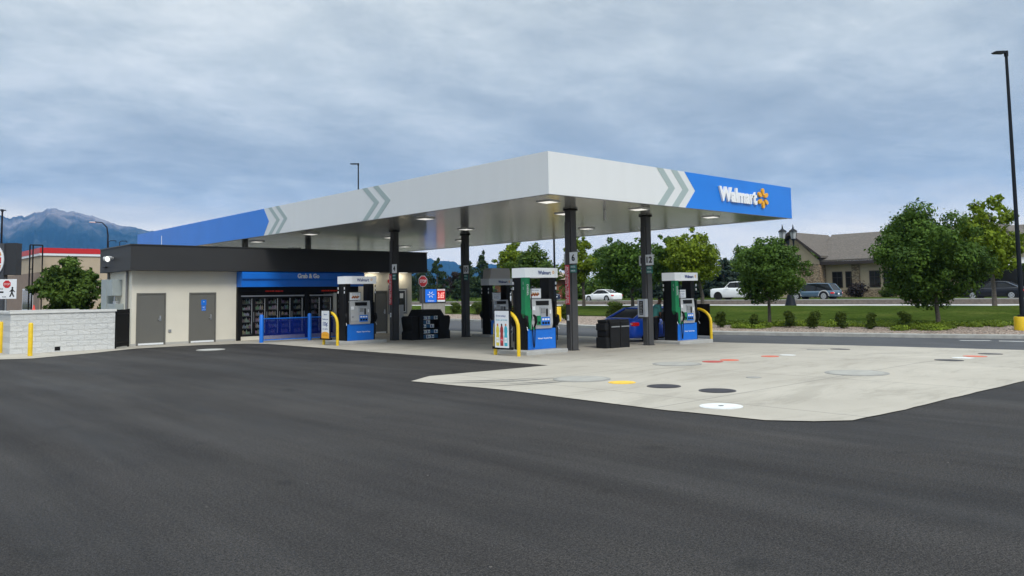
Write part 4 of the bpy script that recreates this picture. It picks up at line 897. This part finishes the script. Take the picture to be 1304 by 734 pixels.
# hedge along the stone building and behind dark tree
# shrubs
SH = [((37.06,24.55),.31,.88,'leftmost clipped shrub right of the yellow hoop'),((36.9,22.35),.25,.70,'small thin clipped shrub left of the round maple trunk'),((38.34,21.23),.30,.82,'clipped shrub just right of the round maple trunk'),((38.32,19.9),.34,.88,'widest clipped shrub in the gravel, between two narrower ones'),((38.96,18.79),.27,.85,'upright clipped shrub left of a bare gap'),((39.46,17.53),.24,.82,'narrow clipped shrub, second left of the large maple'),((39.83,16.11),.31,.88,'irregular brownish clipped shrub left of the large maple trunk'),
      ((45.22,38.93),.66,1.27,'round dark shrub above the blue car trunk'),((44.3,43.1),.45,1.2,'shrub between yellow lamp base and red signed column'),((48.03,55.0),.68,1.55,'shrub seen between the two left pumps'),((52.9,71.2),.56,1.2,'small round shrub above the black drinks rack'),((52.4,67),.66,1.1,'bushy shrub left of the far column'),((51.4,62.2),.85,1.35,'large bushy shrub right of the far column'),((46.2,31.95),.36,.66,'low yellow green shrub behind the rightmost hoop'),((48.2,52.2),.6,1.3,'shrub behind the near pump')]
for i, ((x, y), r, h, lb) in enumerate(SH):
    t = thing('clipped_shrub', lb, 'shrub', (x, y, Tz(x, y)), 0, 'shrubs in the gravel strip'); rg_ = random.Random(i+50)
    cl = [((rg_.uniform(-.35, .35)*r, rg_.uniform(-.35, .35)*r, h*(.18+.66*j/7)+rg_.uniform(-.04, .04)), (r*rg_.uniform(.6, .85), r*rg_.uniform(.6, .85), h*.17)) for j in range(8)]
    leaves(cl, .045 if r < .4 else .07, LF_S, 60+i, [260]*8, 'foliage', t); MB(BARK).tube([(0, 0, -.05), (0, 0, h*.6)], .03, n=6).build('stem', t)
# ground cover
cl = []; rng = random.Random(9)
for i in range(150):
    y = rng.uniform(6, 26) ; x = gedge(y)+rng.uniform(-1.0, .5); 
    if 13 > y and rng.random() < .75: continue
    r = rng.uniform(.3, .6); cl.append(((x, y, Tz(x, y)+.06), (r, r, rng.uniform(.12, .2))))
for i in range(26):
    y = rng.uniform(14.6, 16.3) if i % 2 else rng.uniform(22.2, 23.6); x = kx(y)+rng.uniform(2.2, 4.2); r = rng.uniform(.3, .5); cl.append(((x, y, Tz(x, y)+.06), (r, r, .18)))
gc = leaves(cl, .05, LF_G, 41, [330]*len(cl), 'ground_cover', None); gc['kind'] = 'stuff'; gc['label'] = 'bright yellow green low ground cover along the gravel edge'; gc['category'] = 'ground cover'

# ------------------------------------------------------------------ lamps and signs
DKP = mat('dark_pole', (.010, .013, .018), .5, var=.1, spec=.2)
def lamp_post(label, loc, h, r, head, base=None, group='tall dark parking lot lamp posts'):
    t = thing('lamp_post', label, 'lamp post', loc, 0, group)
    z0 = 0
    if base: MB(YEL).tube([(0, 0, -.2), (0, 0, base[1]-.03), (0, 0, base[1])], [base[0], base[0], base[0]*.95], n=28).build('base', t); z0 = base[1]
    MB(DKP).box((-r*1.6, -r*1.6, z0), (r*1.6, r*1.6, z0+.08), bev=.02).tube([(0, 0, z0+.05), (0, 0, h)], [r, r*.62], n=12).build('pole', t)
    if head:
        (dx, dy), hl, hw_ = head; n = Vector((dx, dy, 0)).normalized(); s = n.cross(Vector((0, 0, 1)))
        a_ = MB(DKP); rg = []
        for k, (d_, w_, th) in enumerate(((.02, .3, .7), (.25, 1, 1), (.85, 1, .8), (1, .85, .35))):
            c_ = n*hl*d_; rg.append([tuple(c_+s*hw_*w_+Vector((0, 0, h-.02+.05*th))), tuple(c_-s*hw_*w_+Vector((0, 0, h-.02+.05*th))), tuple(c_-s*hw_*w_+Vector((0, 0, h-.02-.05*th))), tuple(c_+s*hw_*w_+Vector((0, 0, h-.02-.05*th)))])
        a_.loft(rg, smooth=False); a_.tube([(0, 0, h-.2), (0, 0, h+.05)], r*.9, n=10); a_.build('lamp_head', t)
    return t
lamp_post('tall dark lamp post on a yellow concrete base at the right edge', (42.25, 11.8, -.15), 13.05, .105, ((-.743, .669), .62, .16), (.36, .62))
lamp_post('dark lamp post on a yellow base, behind the nearest pump', (42.85, 42.72, -.24), 9.0, .10, None, (.44, 1.12))
lamp_post('slim lamp post rising behind the canopy top', (42.2, 69.7, -.1), 15.35, .10, ((-.743, .669), .82, .16), None)
t = lamp_post('grey lamp post with a flat twin head at the left edge', (15.6, 93.4, 0), 11.1, .13, ((-.743, .669), .40, .16), None)
t2 = MB(DKP).box((0, -.02, 11.03), (.34, .25, 11.12), bev=.03).build('lamp_head', t)
t = thing('street_light', 'slim street light with long curved arm above the tan restaurant', 'street light', (26.5, 97.3, 0))
MB(DKP).tube([(0, 0, 0), (0, 0, 9.2), (-.1, .09, 10.1), (-.5, .45, 10.65), (-1.1, 1.0, 10.75)], [.12, .09, .07, .06, .05], n=8).build('pole', t); MB(PAPER).box((-1.65, .95, 10.66), (-1.0, 1.4, 10.76), bev=.04).build('lamp_head', t)
# twin lantern
t = thing('lantern_post', 'ornate black twin lantern post before the stone building', 'street lamp', (58.6, 32.3, .6))
MB(DKP).tube([(0, 0, 0), (0, 0, .9)], [.45, .22], n=12).tube([(0, 0, .85), (0, 0, 1.4), (0, 0, 5.0)], [.16, .1, .07], n=10).tube([(-.02, .02, 4.9), (-.02, 0, 5.2)], .12, n=10).build('post', t)
ln = MB(DKP)
for sx_ in (-1, 1):
    cx, cy = cr(.42*sx_)
    a_ = MB(DKP).tube([(0, 0, 4.7), (cx*.5, cy*.5, 4.55), (cx, cy, 4.75), (cx, cy, 5.15)], [.05, .06, .06, .09], n=8).build('arm', t)
    l = MB(DKP).tube([(cx, cy, 5.15), (cx, cy, 5.3)], [.10, .20], n=8).tube([(cx, cy, 5.85), (cx, cy, 5.95), (cx, cy, 6.1), (cx, cy, 6.45)], [.34, .30, .08, .015], n=8)
    for k in range(4): an = k*math.pi/2+.4; l.tube([(cx+.19*math.cos(an), cy+.19*math.sin(an), 5.28), (cx+.28*math.cos(an), cy+.28*math.sin(an), 5.86)], .018, n=5)
    l = l.build('lantern', t); MB(mat('lantern_glass', (.45, .47, .5), .2)).tube([(cx, cy, 5.29), (cx, cy, 5.85)], [.17, .26], n=8).build('glass', l)
# price sign
ax = Vector((.743, -.669, 0)); rzs = math.atan2(-.669, .743)
t = thing('price_sign', 'low monument sign with blue logo panel and red digital 3.65 fuel price', 'sign', (42.9, 58.3, -.15), rzs)
MB(DARK).box((-1.15, 0, 1.36), (1.18, .5, 2.62), bev=.01).build('cabinet', t)
bp_ = MB(mat('blue_lit', (.01, .14, .6), .4, emit=(.01, .14, .7), estr=.25)).box((-.62, -.02, 1.42), (.38, -.001, 2.58))
for k in range(6):
    t_ = rad(60*k+90); bp_.box((-.03, -.006, .10), (.03, 0, .30), WTXT, M=Matrix.Translation((-.12, -.022, 2.1)) @ Matrix.Rotation(t_, 4, 'Y'))
bp_.text('Walmart', (-.12, -.026, 1.55), .6, .13, '-y', WTXT, .01, bold=.02); bp_.build('logo_panel', t)
rp = MB(mat('price_red', (.35, .01, .01), .4, emit=(.6, .01, .01), estr=.35)).box((.46, -.02, 1.62), (1.14, -.001, 2.44)).box((.46, -.02, 2.44), (1.14, -.001, 2.58), PAPER).box((.46, -.02, 1.46), (1.14, -.001, 1.615), PAPER)
rp.text('3.65', (.78, -.03, 2.03), .55, .52, '-y', mat('price_digit', (.9, .5, .45), .4, emit=(1, .35, .3), estr=.6), .01, bold=.02).text('UNLEADED', (.8, -.026, 2.51), .5, .08, '-y', SRED, .01).text('9', (1.09, -.03, 2.25), .05, .14, '-y', MATS['price_digit'], .01); rp.build('price_panel', t)
MB(mat('sign_base', (.33, .31, .27), .85, var=.1)).box((-1.0, .05, -.3), (1.1, .45, 1.355)).build('base', t)
# stop sign
def octo(b, c, r, m, face='-y', d0=0, d1=.02):
    pass
t = thing('stop_sign', 'red octagonal stop sign on a post right of the kiosk', 'sign', (29.35, 40.85, .08), rzs+rad(46))
MB(MGREY).tube([(0, .03, 0), (0, .03, 2.75)], .03, n=6).build('post', t)
o8 = [(.34*math.cos(rad(22.5+45*k)), 2.68+.34*math.sin(rad(22.5+45*k))) for k in range(8)]; o9 = [(.37*math.cos(rad(22.5+45*k)), 2.68+.37*math.sin(rad(22.5+45*k))) for k in range(8)]
MB(PAPER).prism(o9, -.004, .01, 'y').prism(o8, -.01, -.005, 'y', RED).text('STOP', (0, -.013, 2.68), .5, .2, '-y', WTXT, .005, bold=.02).build('sign_plate', t)
MB(BLUE2).tube([(0, 0, 0), (0, 0, 1.15)], .09, n=12).build('bollard', loc=(26.9, 33.6, -.13)); tag(bpy.data.objects['bollard.002'], 'blue post bollard right of the drinks rack', 'bollard')
# pedestrian stop board
t = thing('crossing_sign', 'white board with red stop symbol and walking figure at the left edge', 'sign', (7.98, 46.7, 0), rzs)
MB(MGREY).tube([(.08, .03, 0), (.08, .03, 3.0)], .04, n=8).build('post', t)
s = MB(PAPER).box((-.50, -.01, 2.02), (.62, .01, 3.0), bev=.008)
s.prism([(.14+.20*math.cos(rad(22.5+45*k)), 2.75+.20*math.sin(rad(22.5+45*k))) for k in range(8)], -.016, -.011, 'y', RED).text('STOP', (.14, -.018, 2.75), .28, .10, '-y', WTXT, .003)
s.text('HERE', (-.2, -.013, 2.52), .3, .06, '-y', BLACK, .004).text('FOR', (.02, -.013, 2.12), .2, .06, '-y', BLACK, .004).box((-.42, -.014, 2.32), (-.02, -.011, 2.40), BLACK)
# walking figure
s.cyl((.42, -.012, 2.56), .045, .01, BLACK, n=12)
s.prism([(.42+.045*math.cos(rad(30*k)), 2.57+.045*math.sin(rad(30*k))) for k in range(12)], -.015, -.011, 'y', BLACK)
for p0, p1, w_ in (((.42, 2.52), (.40, 2.33), .045), ((.40, 2.34), (.50, 2.12), .03), ((.40, 2.34), (.30, 2.12), .03), ((.42, 2.48), (.54, 2.36), .022), ((.42, 2.48), (.29, 2.38), .022)):
    dx, dz = p1[0]-p0[0], p1[1]-p0[1]; l_ = math.hypot(dx, dz); nx, nz = -dz/l_*w_, dx/l_*w_
    s.prism([(p0[0]-nx, p0[1]-nz), (p0[0]+nx, p0[1]+nz), (p1[0]+nx, p1[1]+nz), (p1[0]-nx, p1[1]-nz)], -.0155, -.0112, 'y', BLACK)
s.build('sign_plate', t)

# ------------------------------------------------------------------ restaurant at the left
t = thing('restaurant_building', 'tan restaurant with red roof band, far left behind the white wall', 'building', (15.35, 75, 0))
MB(TAN).box((0, 0, 0), (14, 22, 5.65)).build('wall', t)
MB(RED).box((-.12, -.12, 5.86), (14.1, 22.1, 6.30)).build('roof_band', t); MB(PAPER).box((-.10, -.10, 5.66), (14.1, 22.1, 5.855)).build('cornice', t)
MB(BROWN).box((-.05, -.05, 0), (14.05, -.001, 1.2)).box((-.05, -.05, 0), (-.001, 22, 4.3)).build('wainscot', t)
w = MB(PAPER).box((-.09, 2.2, 1.1), (-.052, 6.2, 3.0)).build('window', t); MB(GLASS).box((-.10, 2.35, 1.22), (-.091, 6.05, 2.88)).build('pane', w)
t = thing('roof_ladder', 'tall narrow black metal frame in front of the tan restaurant corner', 'metal frame', (14.35, 74, 0))
fr = MB(BLACK)
for x in (0, .22, .9): fr.tube([(x, 0, 0), (x, 0, 6.45)], .055, n=6)
fr.tube([(0, 0, 6.45), (.9, 0, 6.45)], .055, n=6).tube([(0, 0, 4.5), (.22, 0, 4.5)], .04, n=6).tube([(0, 0, 3), (.22, 0, 3)], .04, n=6); fr.build('frame', t)
t = thing('sign_tower', 'dark charcoal sign tower with a round food emblem at the left edge', 'sign', (11.55, 70.4, 0), rzs+.1)
MB(mat('tower_grey', (.055, .06, .068), .6, var=.05)).box((-1.8, 0, 0), (.45, .6, 6.28)).box((.45, .1, 3.9), (1.28, .9, 6.3), mat('tower_dark', (.028, .03, .034), .6)).build('tower', t)
e = MB(PAPER); cir = lambda r_, z_: [(-.42+r_*math.cos(rad(12*k))*.72, 5.0+z_+r_*math.sin(rad(12*k))) for k in range(30)]
e.prism(cir(1.25, 0), -.10, -.001, 'y')
e.prism([(-.42+1.0*.72*math.cos(rad(10*k)), 5.35+.62*math.sin(rad(10*k))) for k in range(19)], -.12, -.101, 'y', mat('bun_orange', (.7, .28, .06), .5))
e.prism([(-.42+1.0*.72*math.cos(rad(180+10*k)), 4.65+.62*math.sin(rad(180+10*k))) for k in range(19)], -.12, -.101, 'y', MATS['bun_orange'])
e.box((-1.15, -.12, 4.78), (.30, -.101, 5.22), RED); e.build('emblem', t)

# ------------------------------------------------------------------ buildings at the right
def gable(name, label, org, wall_m):
    return thing(name, label, 'building', org)
t = gable('lodge_building', 'beige and stone single storey building with grey shingle roof, right behind the road', (92, 49.5, .9), BEIGE)
# long body towards -y ; local y negative to the right
MB(BEIGE).box((0, -17, 0), (14, -3.3, 4.1)).box((-1.2, -3.3, 0), (12, 3.2, 4.4)).build('wall', t)
MB(BEIGE).prism([(-3.3, 4.401), (3.2, 4.401), (0, 7.5)], -1.199, -1.0, 'x').build('gable_wall', t)
r = MB(MATS['shingles'])
r.add([(-1.1, -17.4, 4.45), (-1.1, -3.0, 4.45), (7, -1.0, 7.95), (7, -17.4, 7.95), (-1.1, -17.4, 4.25), (-1.1, -3.0, 4.25), (7, -1.0, 7.75), (7, -17.4, 7.75), (15, -17.4, 4.45), (15, -3, 4.45)], [(0,1,2,3), (4,7,6,5), (0,3,7,4), (0,4,5,1), (3,2,9,8)])
r.add([(-2.1, -3.9, 4.95), (-2.1, 0, 8.0), (-2.1, 3.9, 4.95), (8, -3.9, 4.95), (8, 0, 8.0), (8, 3.9, 4.95), (-2.1, -3.9, 4.7), (-2.1, 0, 7.75), (-2.1, 3.9, 4.7), (8, -3.9, 4.7)], [(0,1,4,3), (1,2,5,4), (0,6,7,1), (1,7,8,2), (0,3,9,6)])
r.build('roof', t)
MB(mat('dark_brown_trim', (.035, .024, .02), .6)).box((-1.15, -17.3, 3.85), (-.9, -3.35, 4.24)).add([(-2.13, -4.0, 4.6), (-2.13, -4.0, 4.9), (-2.13, 0, 8.02), (-2.13, 0, 7.65)], [(0,1,2,3)]).add([(-2.13, 4.0, 4.6), (-2.13, 4.0, 4.9), (-2.13, 0, 8.02), (-2.13, 0, 7.65)], [(0,1,2,3)]).build('eaves_trim', t)
MB(MATS['stone_veneer']).box((-1.35, -3.4, 0), (-1.21, -.9, 4.0)).box((-1.21, -3.5, 0), (-.02, -3.31, 3.8)).build('stone_corner', t)
for y_ in (-7.6, -12.4): MB(MATS['stone_veneer']).box((-.2, y_, 0), (-.01, y_+.9, 3.85)).build('stone_pillar', t)
MB(MATS['stone_veneer']).box((-.1, -17, 0), (-.011, -3.52, .9)).build('stone_base', t)
DG = mat('dark_window_glass', (.02, .018, .018), .1); 
for y in (-4.9, -6.5, -9.3, -10.9, -14.0):
    w = MB(MATS['dark_brown_trim']).box((-.08, y-.62, 1.15), (-.015, y+.62, 3.05)).build('window', t); MB(DG).box((-.10, y-.52, 1.25), (-.081, y+.52, 2.95)).box((-.11, y-.03, 1.25), (-.101, y+.03, 2.95), MATS['dark_brown_trim']).box((-.11, y-.52, 2.3), (-.101, y+.52, 2.36), MATS['dark_brown_trim']).build('pane', w)
w = MB(MATS['dark_brown_trim']).box((-1.26, -1.0, 4.6), (-1.20, -.3, 5.2)).build('vent', t)
t = gable('shop_building', 'beige gabled building with black GROVES lettering, at the right edge', (92, 28.5, .9), BEIGE)
MB(BEIGE).box((0, -12, 0), (12, 5, 4.6)).prism([(-5.2, 4.601), (5.0, 4.601), (0, 7.2)], 0, .3, 'x').build('wall', t)
r = MB(MATS['shingles']); r.add([(-1.0, -6.5, 4.35), (-1.0, 0, 7.75), (-1.0, 6.5, 4.35), (9, -6.5, 4.35), (9, 0, 7.75), (9, 6.5, 4.35), (-1.0, -6.5, 4.15), (-1.0, 0, 7.5), (-1.0, 6.5, 4.15)], [(0,1,4,3), (1,2,5,4), (0,6,7,1), (1,7,8,2)]).add([(5, 8, 4.4), (5, -30, 4.4), (12, -30, 8.0), (12, 8, 8.0)], [(0,1,2,3)]); r.build('roof', t)
MB(BLACK).text('GROVES', (-.03, -.9, 5.45), 4.9, .72, '-x', BLACK, .08, bold=.03).text('GRILLE', (-.03, -2.0, 4.62), 3.2, .5, '-x', BLACK, .08, bold=.03).build('lettering', t)
w = MB(MATS['dark_brown_trim']).box((-.08, -9, .3), (-.01, 2, 3.2)).build('window', t); MB(DG).box((-.1, -8.8, .5), (-.081, 1.8, 3.0)).build('pane', w)
MB(mat('white_canvas', (.6, .6, .58), .7)).add([(-.1, -6, 3.9), (-.1, 0, 3.9), (-1.6, 0, 3.1), (-1.6, -6, 3.1)], [(0, 1, 2, 3)]).build('awning', t)
t = thing('house', 'small brown house with orange brick front, far behind the tan hooded pump', 'house', (95, 104, .9))
MB(mat('orange_brick', (.30, .12, .06), .85, var=.3, scale=3)).box((0, -6, 0), (8, 6, 3.4)).build('wall', t); MB(BROWN).prism([(-7, 3.4), (7, 3.4), (0, 5.4)], -1, 9, 'x').build('roof', t)
for y in (-4, -1, 2): w = MB(PAPER).box((-.08, y-.6, .9), (-.01, y+.6, 2.4)).build('window', t); MB(DG).box((-.1, y-.5, 1.0), (-.081, y+.5, 2.3)).build('pane', w)
# hedges before the lodge
for i, (x, y, r_, h, m, lb) in enumerate(((88.5, 45.2, .9, 1.5, LF_S, 'dark round bush under the first lodge window'), (88.5, 43.4, .9, 1.4, LF_S, 'green round bush between the lodge windows'), (88.3, 40.6, 1.2, 1.7, mat and LF_P, 'dark reddish bush beside the stone pillar of the lodge'), (88.3, 37.0, 1.0, 1.3, LF_S, 'low green bush right of the reddish bush'), (84, 28, 1.1, 1.6, LF_S, 'bush behind the black sedan'), (86, 49.4, .9, .9, LF_G, 'pale flowering bush left of the blue grey crossover'))):
    t = thing('round_bush', lb, 'bush', (x, y, .93), 0, 'bushes before the lodge'); rg_ = random.Random(i+80)
    cl = [((rg_.uniform(-.5, .5)*r_, rg_.uniform(-.6, .6)*r_, h*rg_.uniform(.3, .7)), (r_*.6, r_*.6, h*.35)) for j in range(9)]
    leaves(cl, .12, m, 90+i, [200]*9, 'foliage', t)
for i, (x, y, R, h) in enumerate(((98, 70, 4.6, 8.6), (100, 61, 4.4, 7.6), (104, 79, 4.8, 8.8), (106, 88, 4.8, 8.2), (112, 57, 4.4, 7.4), (90, 22, 3, 4.6))):
    tree(['broad tree behind the dense dark tree, beyond the road', 'broad tree behind the spruces, beyond the road', 'broad tree behind the slender yellow tree, beyond the road', 'broad tree beyond the road behind the near pump', 'broad tree between the spruces and the lodge roof', 'small tree in front of the lettered shop'][i], (x, y, .93), R, h, .3, LF_M, 70+i, 6000, .24, (0, 0), nb=36, group='trees behind the road')

# ------------------------------------------------------------------ mountains
PR = [(3.78,.0792),(7.03,.0888),(9.36,.0946),(9.85,.0914),(10.29,.094),(10.5,.095),(10.62,.0932),(11.18,.0988),(11.61,.1),(11.86,.1032),(12.26,.1044),(12.53,.1023),(12.93,.1),(13.13,.1017),(13.85,.0985),(14.52,.0956),(15.24,.0914),(15.92,.0864),(16.7,.0856),(17.35,.082),(18.1,.0805),(20.99,.0772),(24.51,.0675),(29.23,.0514),(34.68,.0488),(36.01,.0491),(36.29,.0486),(36.68,.045),(37.46,.0457),(37.9,.0443),(38.46,.0396),(39.13,.0362),(39.58,.039),(39.98,.0402),(40.31,.041),(40.76,.0407),(41.21,.0386),(42.5,.0324),(44.73,.0239),(48.07,.0132),(53.53,.0058),(58.8,.0042)]
mm = MB(MATS['mountain']); RR = 8500; NR = 46; az = np.arange(2, 59, .07); rg = []
for q in range(NR+1):
    f_ = q/NR; row = []
    for a_ in az:
        e = float(np.interp(a_, [p[0] for p in PR], [p[1] for p in PR])); e += (.0011*mn.noise(Vector((a_*3.1, 0, 5)))+.0011*mn.noise(Vector((a_*7.5, 3, 5)))); R_ = RR-3600*(1-f_)
        n_ = mn.ridged_multi_fractal(Vector((a_*.22, f_*2.6, 1.7)), .8, 2.1, 7, 1.0, 2.0)*.35-.3
        hgt = e*RR*(f_**1.15)*(1+(.55*n_+.1*mn.noise(Vector((a_*2.5, f_*12, 0))))*math.sin(math.pi*min(1, f_))*.9) if f_ < 1 else e*RR
        row.append((R_*math.sin(rad(a_)), R_*math.cos(rad(a_)), -20+hgt))
    rg.append(row)
mm.loft(rg, smooth=False, close=False, cap=False); mo = struct(mm.build('mountains'))

# ------------------------------------------------------------------ haze
hz = bpy.data.materials.new('haze_air'); hz.use_nodes = True; N = hz.node_tree.nodes; N.remove(N['Principled BSDF'])
pv = N.new('ShaderNodeVolumePrincipled'); pv.inputs['Color'].default_value = (.16, .46, 1, 1); pv.inputs['Density'].default_value = .00006; pv.inputs['Anisotropy'].default_value = .0
hz.node_tree.links.new(pv.outputs[0], N['Material Output'].inputs['Volume'])
o = MB(hz).box((-9300, -9300, -3), (9300, 9300, 1100)).build('haze'); o['kind'] = 'stuff'; o['label'] = 'pale bluish air haze in front of the mountains'; o['category'] = 'haze'

# ------------------------------------------------------------------ world
wd = bpy.data.worlds.new('World'); sc.world = wd; wd.use_nodes = True; N = wd.node_tree.nodes; Lk = wd.node_tree.links
SUN_EL, SUN_AZ = rad(48), rad(200)       # azimuth from +Y clockwise
sky = N.new('ShaderNodeTexSky'); sky.sky_type = 'NISHITA'; sky.sun_disc = False; sky.sun_elevation = SUN_EL; sky.sun_rotation = SUN_AZ; sky.dust_density = 3
tc = N.new('ShaderNodeTexCoord'); sx = N.new('ShaderNodeSeparateXYZ'); Lk.new(tc.outputs['Generated'], sx.inputs[0])
def wm(op, a_, b_=0., c_=None):
    x = N.new('ShaderNodeMath'); x.operation = op
    for k_, v_ in enumerate((a_, b_, c_)):
        if v_ is None: continue
        if isinstance(v_, (int, float)): x.inputs[k_].default_value = v_
        else: Lk.new(v_, x.inputs[k_])
    return x.outputs[0]
zc = wm('MAXIMUM', sx.outputs[2], 0.)
dn = wm('ADD', zc, .16)
cv = N.new('ShaderNodeCombineXYZ'); Lk.new(wm('DIVIDE', sx.outputs[0], dn), cv.inputs[0]); Lk.new(wm('DIVIDE', sx.outputs[1], dn), cv.inputs[1])
def wn(scale, det, rough, off, st=(1, 1, 1), dist=0.):
    mp = N.new('ShaderNodeMapping'); mp.inputs['Location'].default_value = off; mp.inputs['Scale'].default_value = st; mp.inputs['Rotation'].default_value = (0, 0, rad(42)); Lk.new(cv.outputs[0], mp.inputs[0])
    n = N.new('ShaderNodeTexNoise'); n.inputs['Scale'].default_value = scale; n.inputs['Detail'].default_value = det; n.inputs['Roughness'].default_value = rough; n.inputs['Distortion'].default_value = dist
    Lk.new(mp.outputs[0], n.inputs['Vector']); return n.outputs['Fac']
def wr(fac, stops):
    r = N.new('ShaderNodeValToRGB'); e = r.color_ramp.elements
    while len(e) < len(stops): e.new(.5)
    for el, (p, c) in zip(e, stops): el.position = p; el.color = (*c, 1)
    Lk.new(fac, r.inputs['Fac']); return r.outputs['Color']
def wx(a_, b_, f_, mode='MIX'):
    x = N.new('ShaderNodeMix'); x.data_type = 'RGBA'; x.blend_type = mode; x.clamp_result = False
    for k_, v_ in ((6, a_), (7, b_)):
        if isinstance(v_, tuple): x.inputs[k_].default_value = (*v_, 1)
        else: Lk.new(v_, x.inputs[k_])
    if isinstance(f_, (int, float)): x.inputs[0].default_value = f_
    else: Lk.new(f_, x.inputs[0])
    return x.outputs[2]
n1 = wn(.9, 7, .62, (5.1, 2.7, 0), (.75, 1.3, 1), .35); n2 = wn(3.0, 8, .68, (1, 2, 0), (1, 1, 1), .2)
nn = wm('ADD', wm('MULTIPLY', n1, .60), wm('MULTIPLY', n2, .40))
cloud = wr(nn, [(.37, (.33, .385, .43)), (.46, (.395, .45, .49)), (.53, (.475, .53, .56)), (.64, (.63, .67, .685))])
# pale gap towards the horizon
hb = wr(wm('ADD', zc, wm('MULTIPLY', wm('SUBTRACT', n1, .5), .12)), [(.0, (1, 1, 1)), (.07, (1, 1, 1)), (.125, (0, 0, 0))])
band = wr(wm('ADD', zc, wm('MULTIPLY', wm('SUBTRACT', n1, .5), .10)), [(.0, (1, 1, 1)), (.11, (.90, .91, .925)), (.17, (.88, .89, .91)), (.26, (1.0, 1.0, 1.0)), (.34, (1.10, 1.08, 1.05))])
cloud = wx(cloud, band, 1., 'MULTIPLY')
cloud = wx(cloud, (.98, .90, .76), wm('MULTIPLY', hb, .88))
# thicker, brighter overcast towards the zenith (above the picture)
zen = wr(zc, [(.0, (1, 1, 1)), (.38, (1.05, 1.05, 1.04)), (1, (2.5, 2.4, 2.25))])
N.remove([x for x in N if x.type == 'VALTORGB'][-1])
zf = wm('ADD', 1., wm('MULTIPLY', wm('POWER', wm('MAXIMUM', wm('SUBTRACT', zc, .40), 0.), 1.), 3.6))
vs = N.new('ShaderNodeVectorMath'); vs.operation = 'SCALE'; Lk.new(cloud, vs.inputs[0]); Lk.new(zf, vs.inputs['Scale'])
bg1 = N.new('ShaderNodeBackground'); Lk.new(sky.outputs[0], bg1.inputs[0]); bg1.inputs[1].default_value = .05
bg2 = N['Background']; Lk.new(vs.outputs[0], bg2.inputs[0]); bg2.inputs[1].default_value = 1.0
mx = N.new('ShaderNodeMixShader'); mx.inputs[0].default_value = .93; Lk.new(bg1.outputs[0], mx.inputs[1]); Lk.new(bg2.outputs[0], mx.inputs[2]); Lk.new(mx.outputs[0], N['World Output'].inputs['Surface'])
sl = bpy.data.lights.new('sun', 'SUN'); sl.energy = 1.5; sl.angle = rad(18); sl.color = (1, .96, .90)
so = bpy.data.objects.new('sun', sl); COL.objects.link(so)
dv = Vector((math.sin(SUN_AZ)*math.cos(SUN_EL), math.cos(SUN_AZ)*math.cos(SUN_EL), math.sin(SUN_EL)))
so.rotation_euler = dv.to_track_quat('Z', 'Y').to_euler()

# ------------------------------------------------------------------ camera
cam = bpy.data.cameras.new('camera'); co = bpy.data.objects.new('camera', cam); COL.objects.link(co); sc.camera = co
cam.sensor_width = 36; cam.sensor_fit = 'HORIZONTAL'; cam.lens = 28.148; cam.shift_y = -.05168; cam.clip_end = 40000; cam.clip_start = .1
M = Matrix(((.74283, -.038098, -.668396, 0), (-.669302, -.065287, -.740116, 0), (-.015441, .997139, -.073996, 1.85), (0, 0, 0, 1))); co.matrix_world = M
sc.view_settings.view_transform = 'Standard'; sc.view_settings.look = 'None'; sc.view_settings.exposure = .42; sc.view_settings.gamma = 1; sc.view_settings.use_curve_mapping = False
sc.render.engine = 'CYCLES'; sc.cycles.volume_bounces = 1; sc.cycles.max_bounces = 6; sc.cycles.transparent_max_bounces = 12
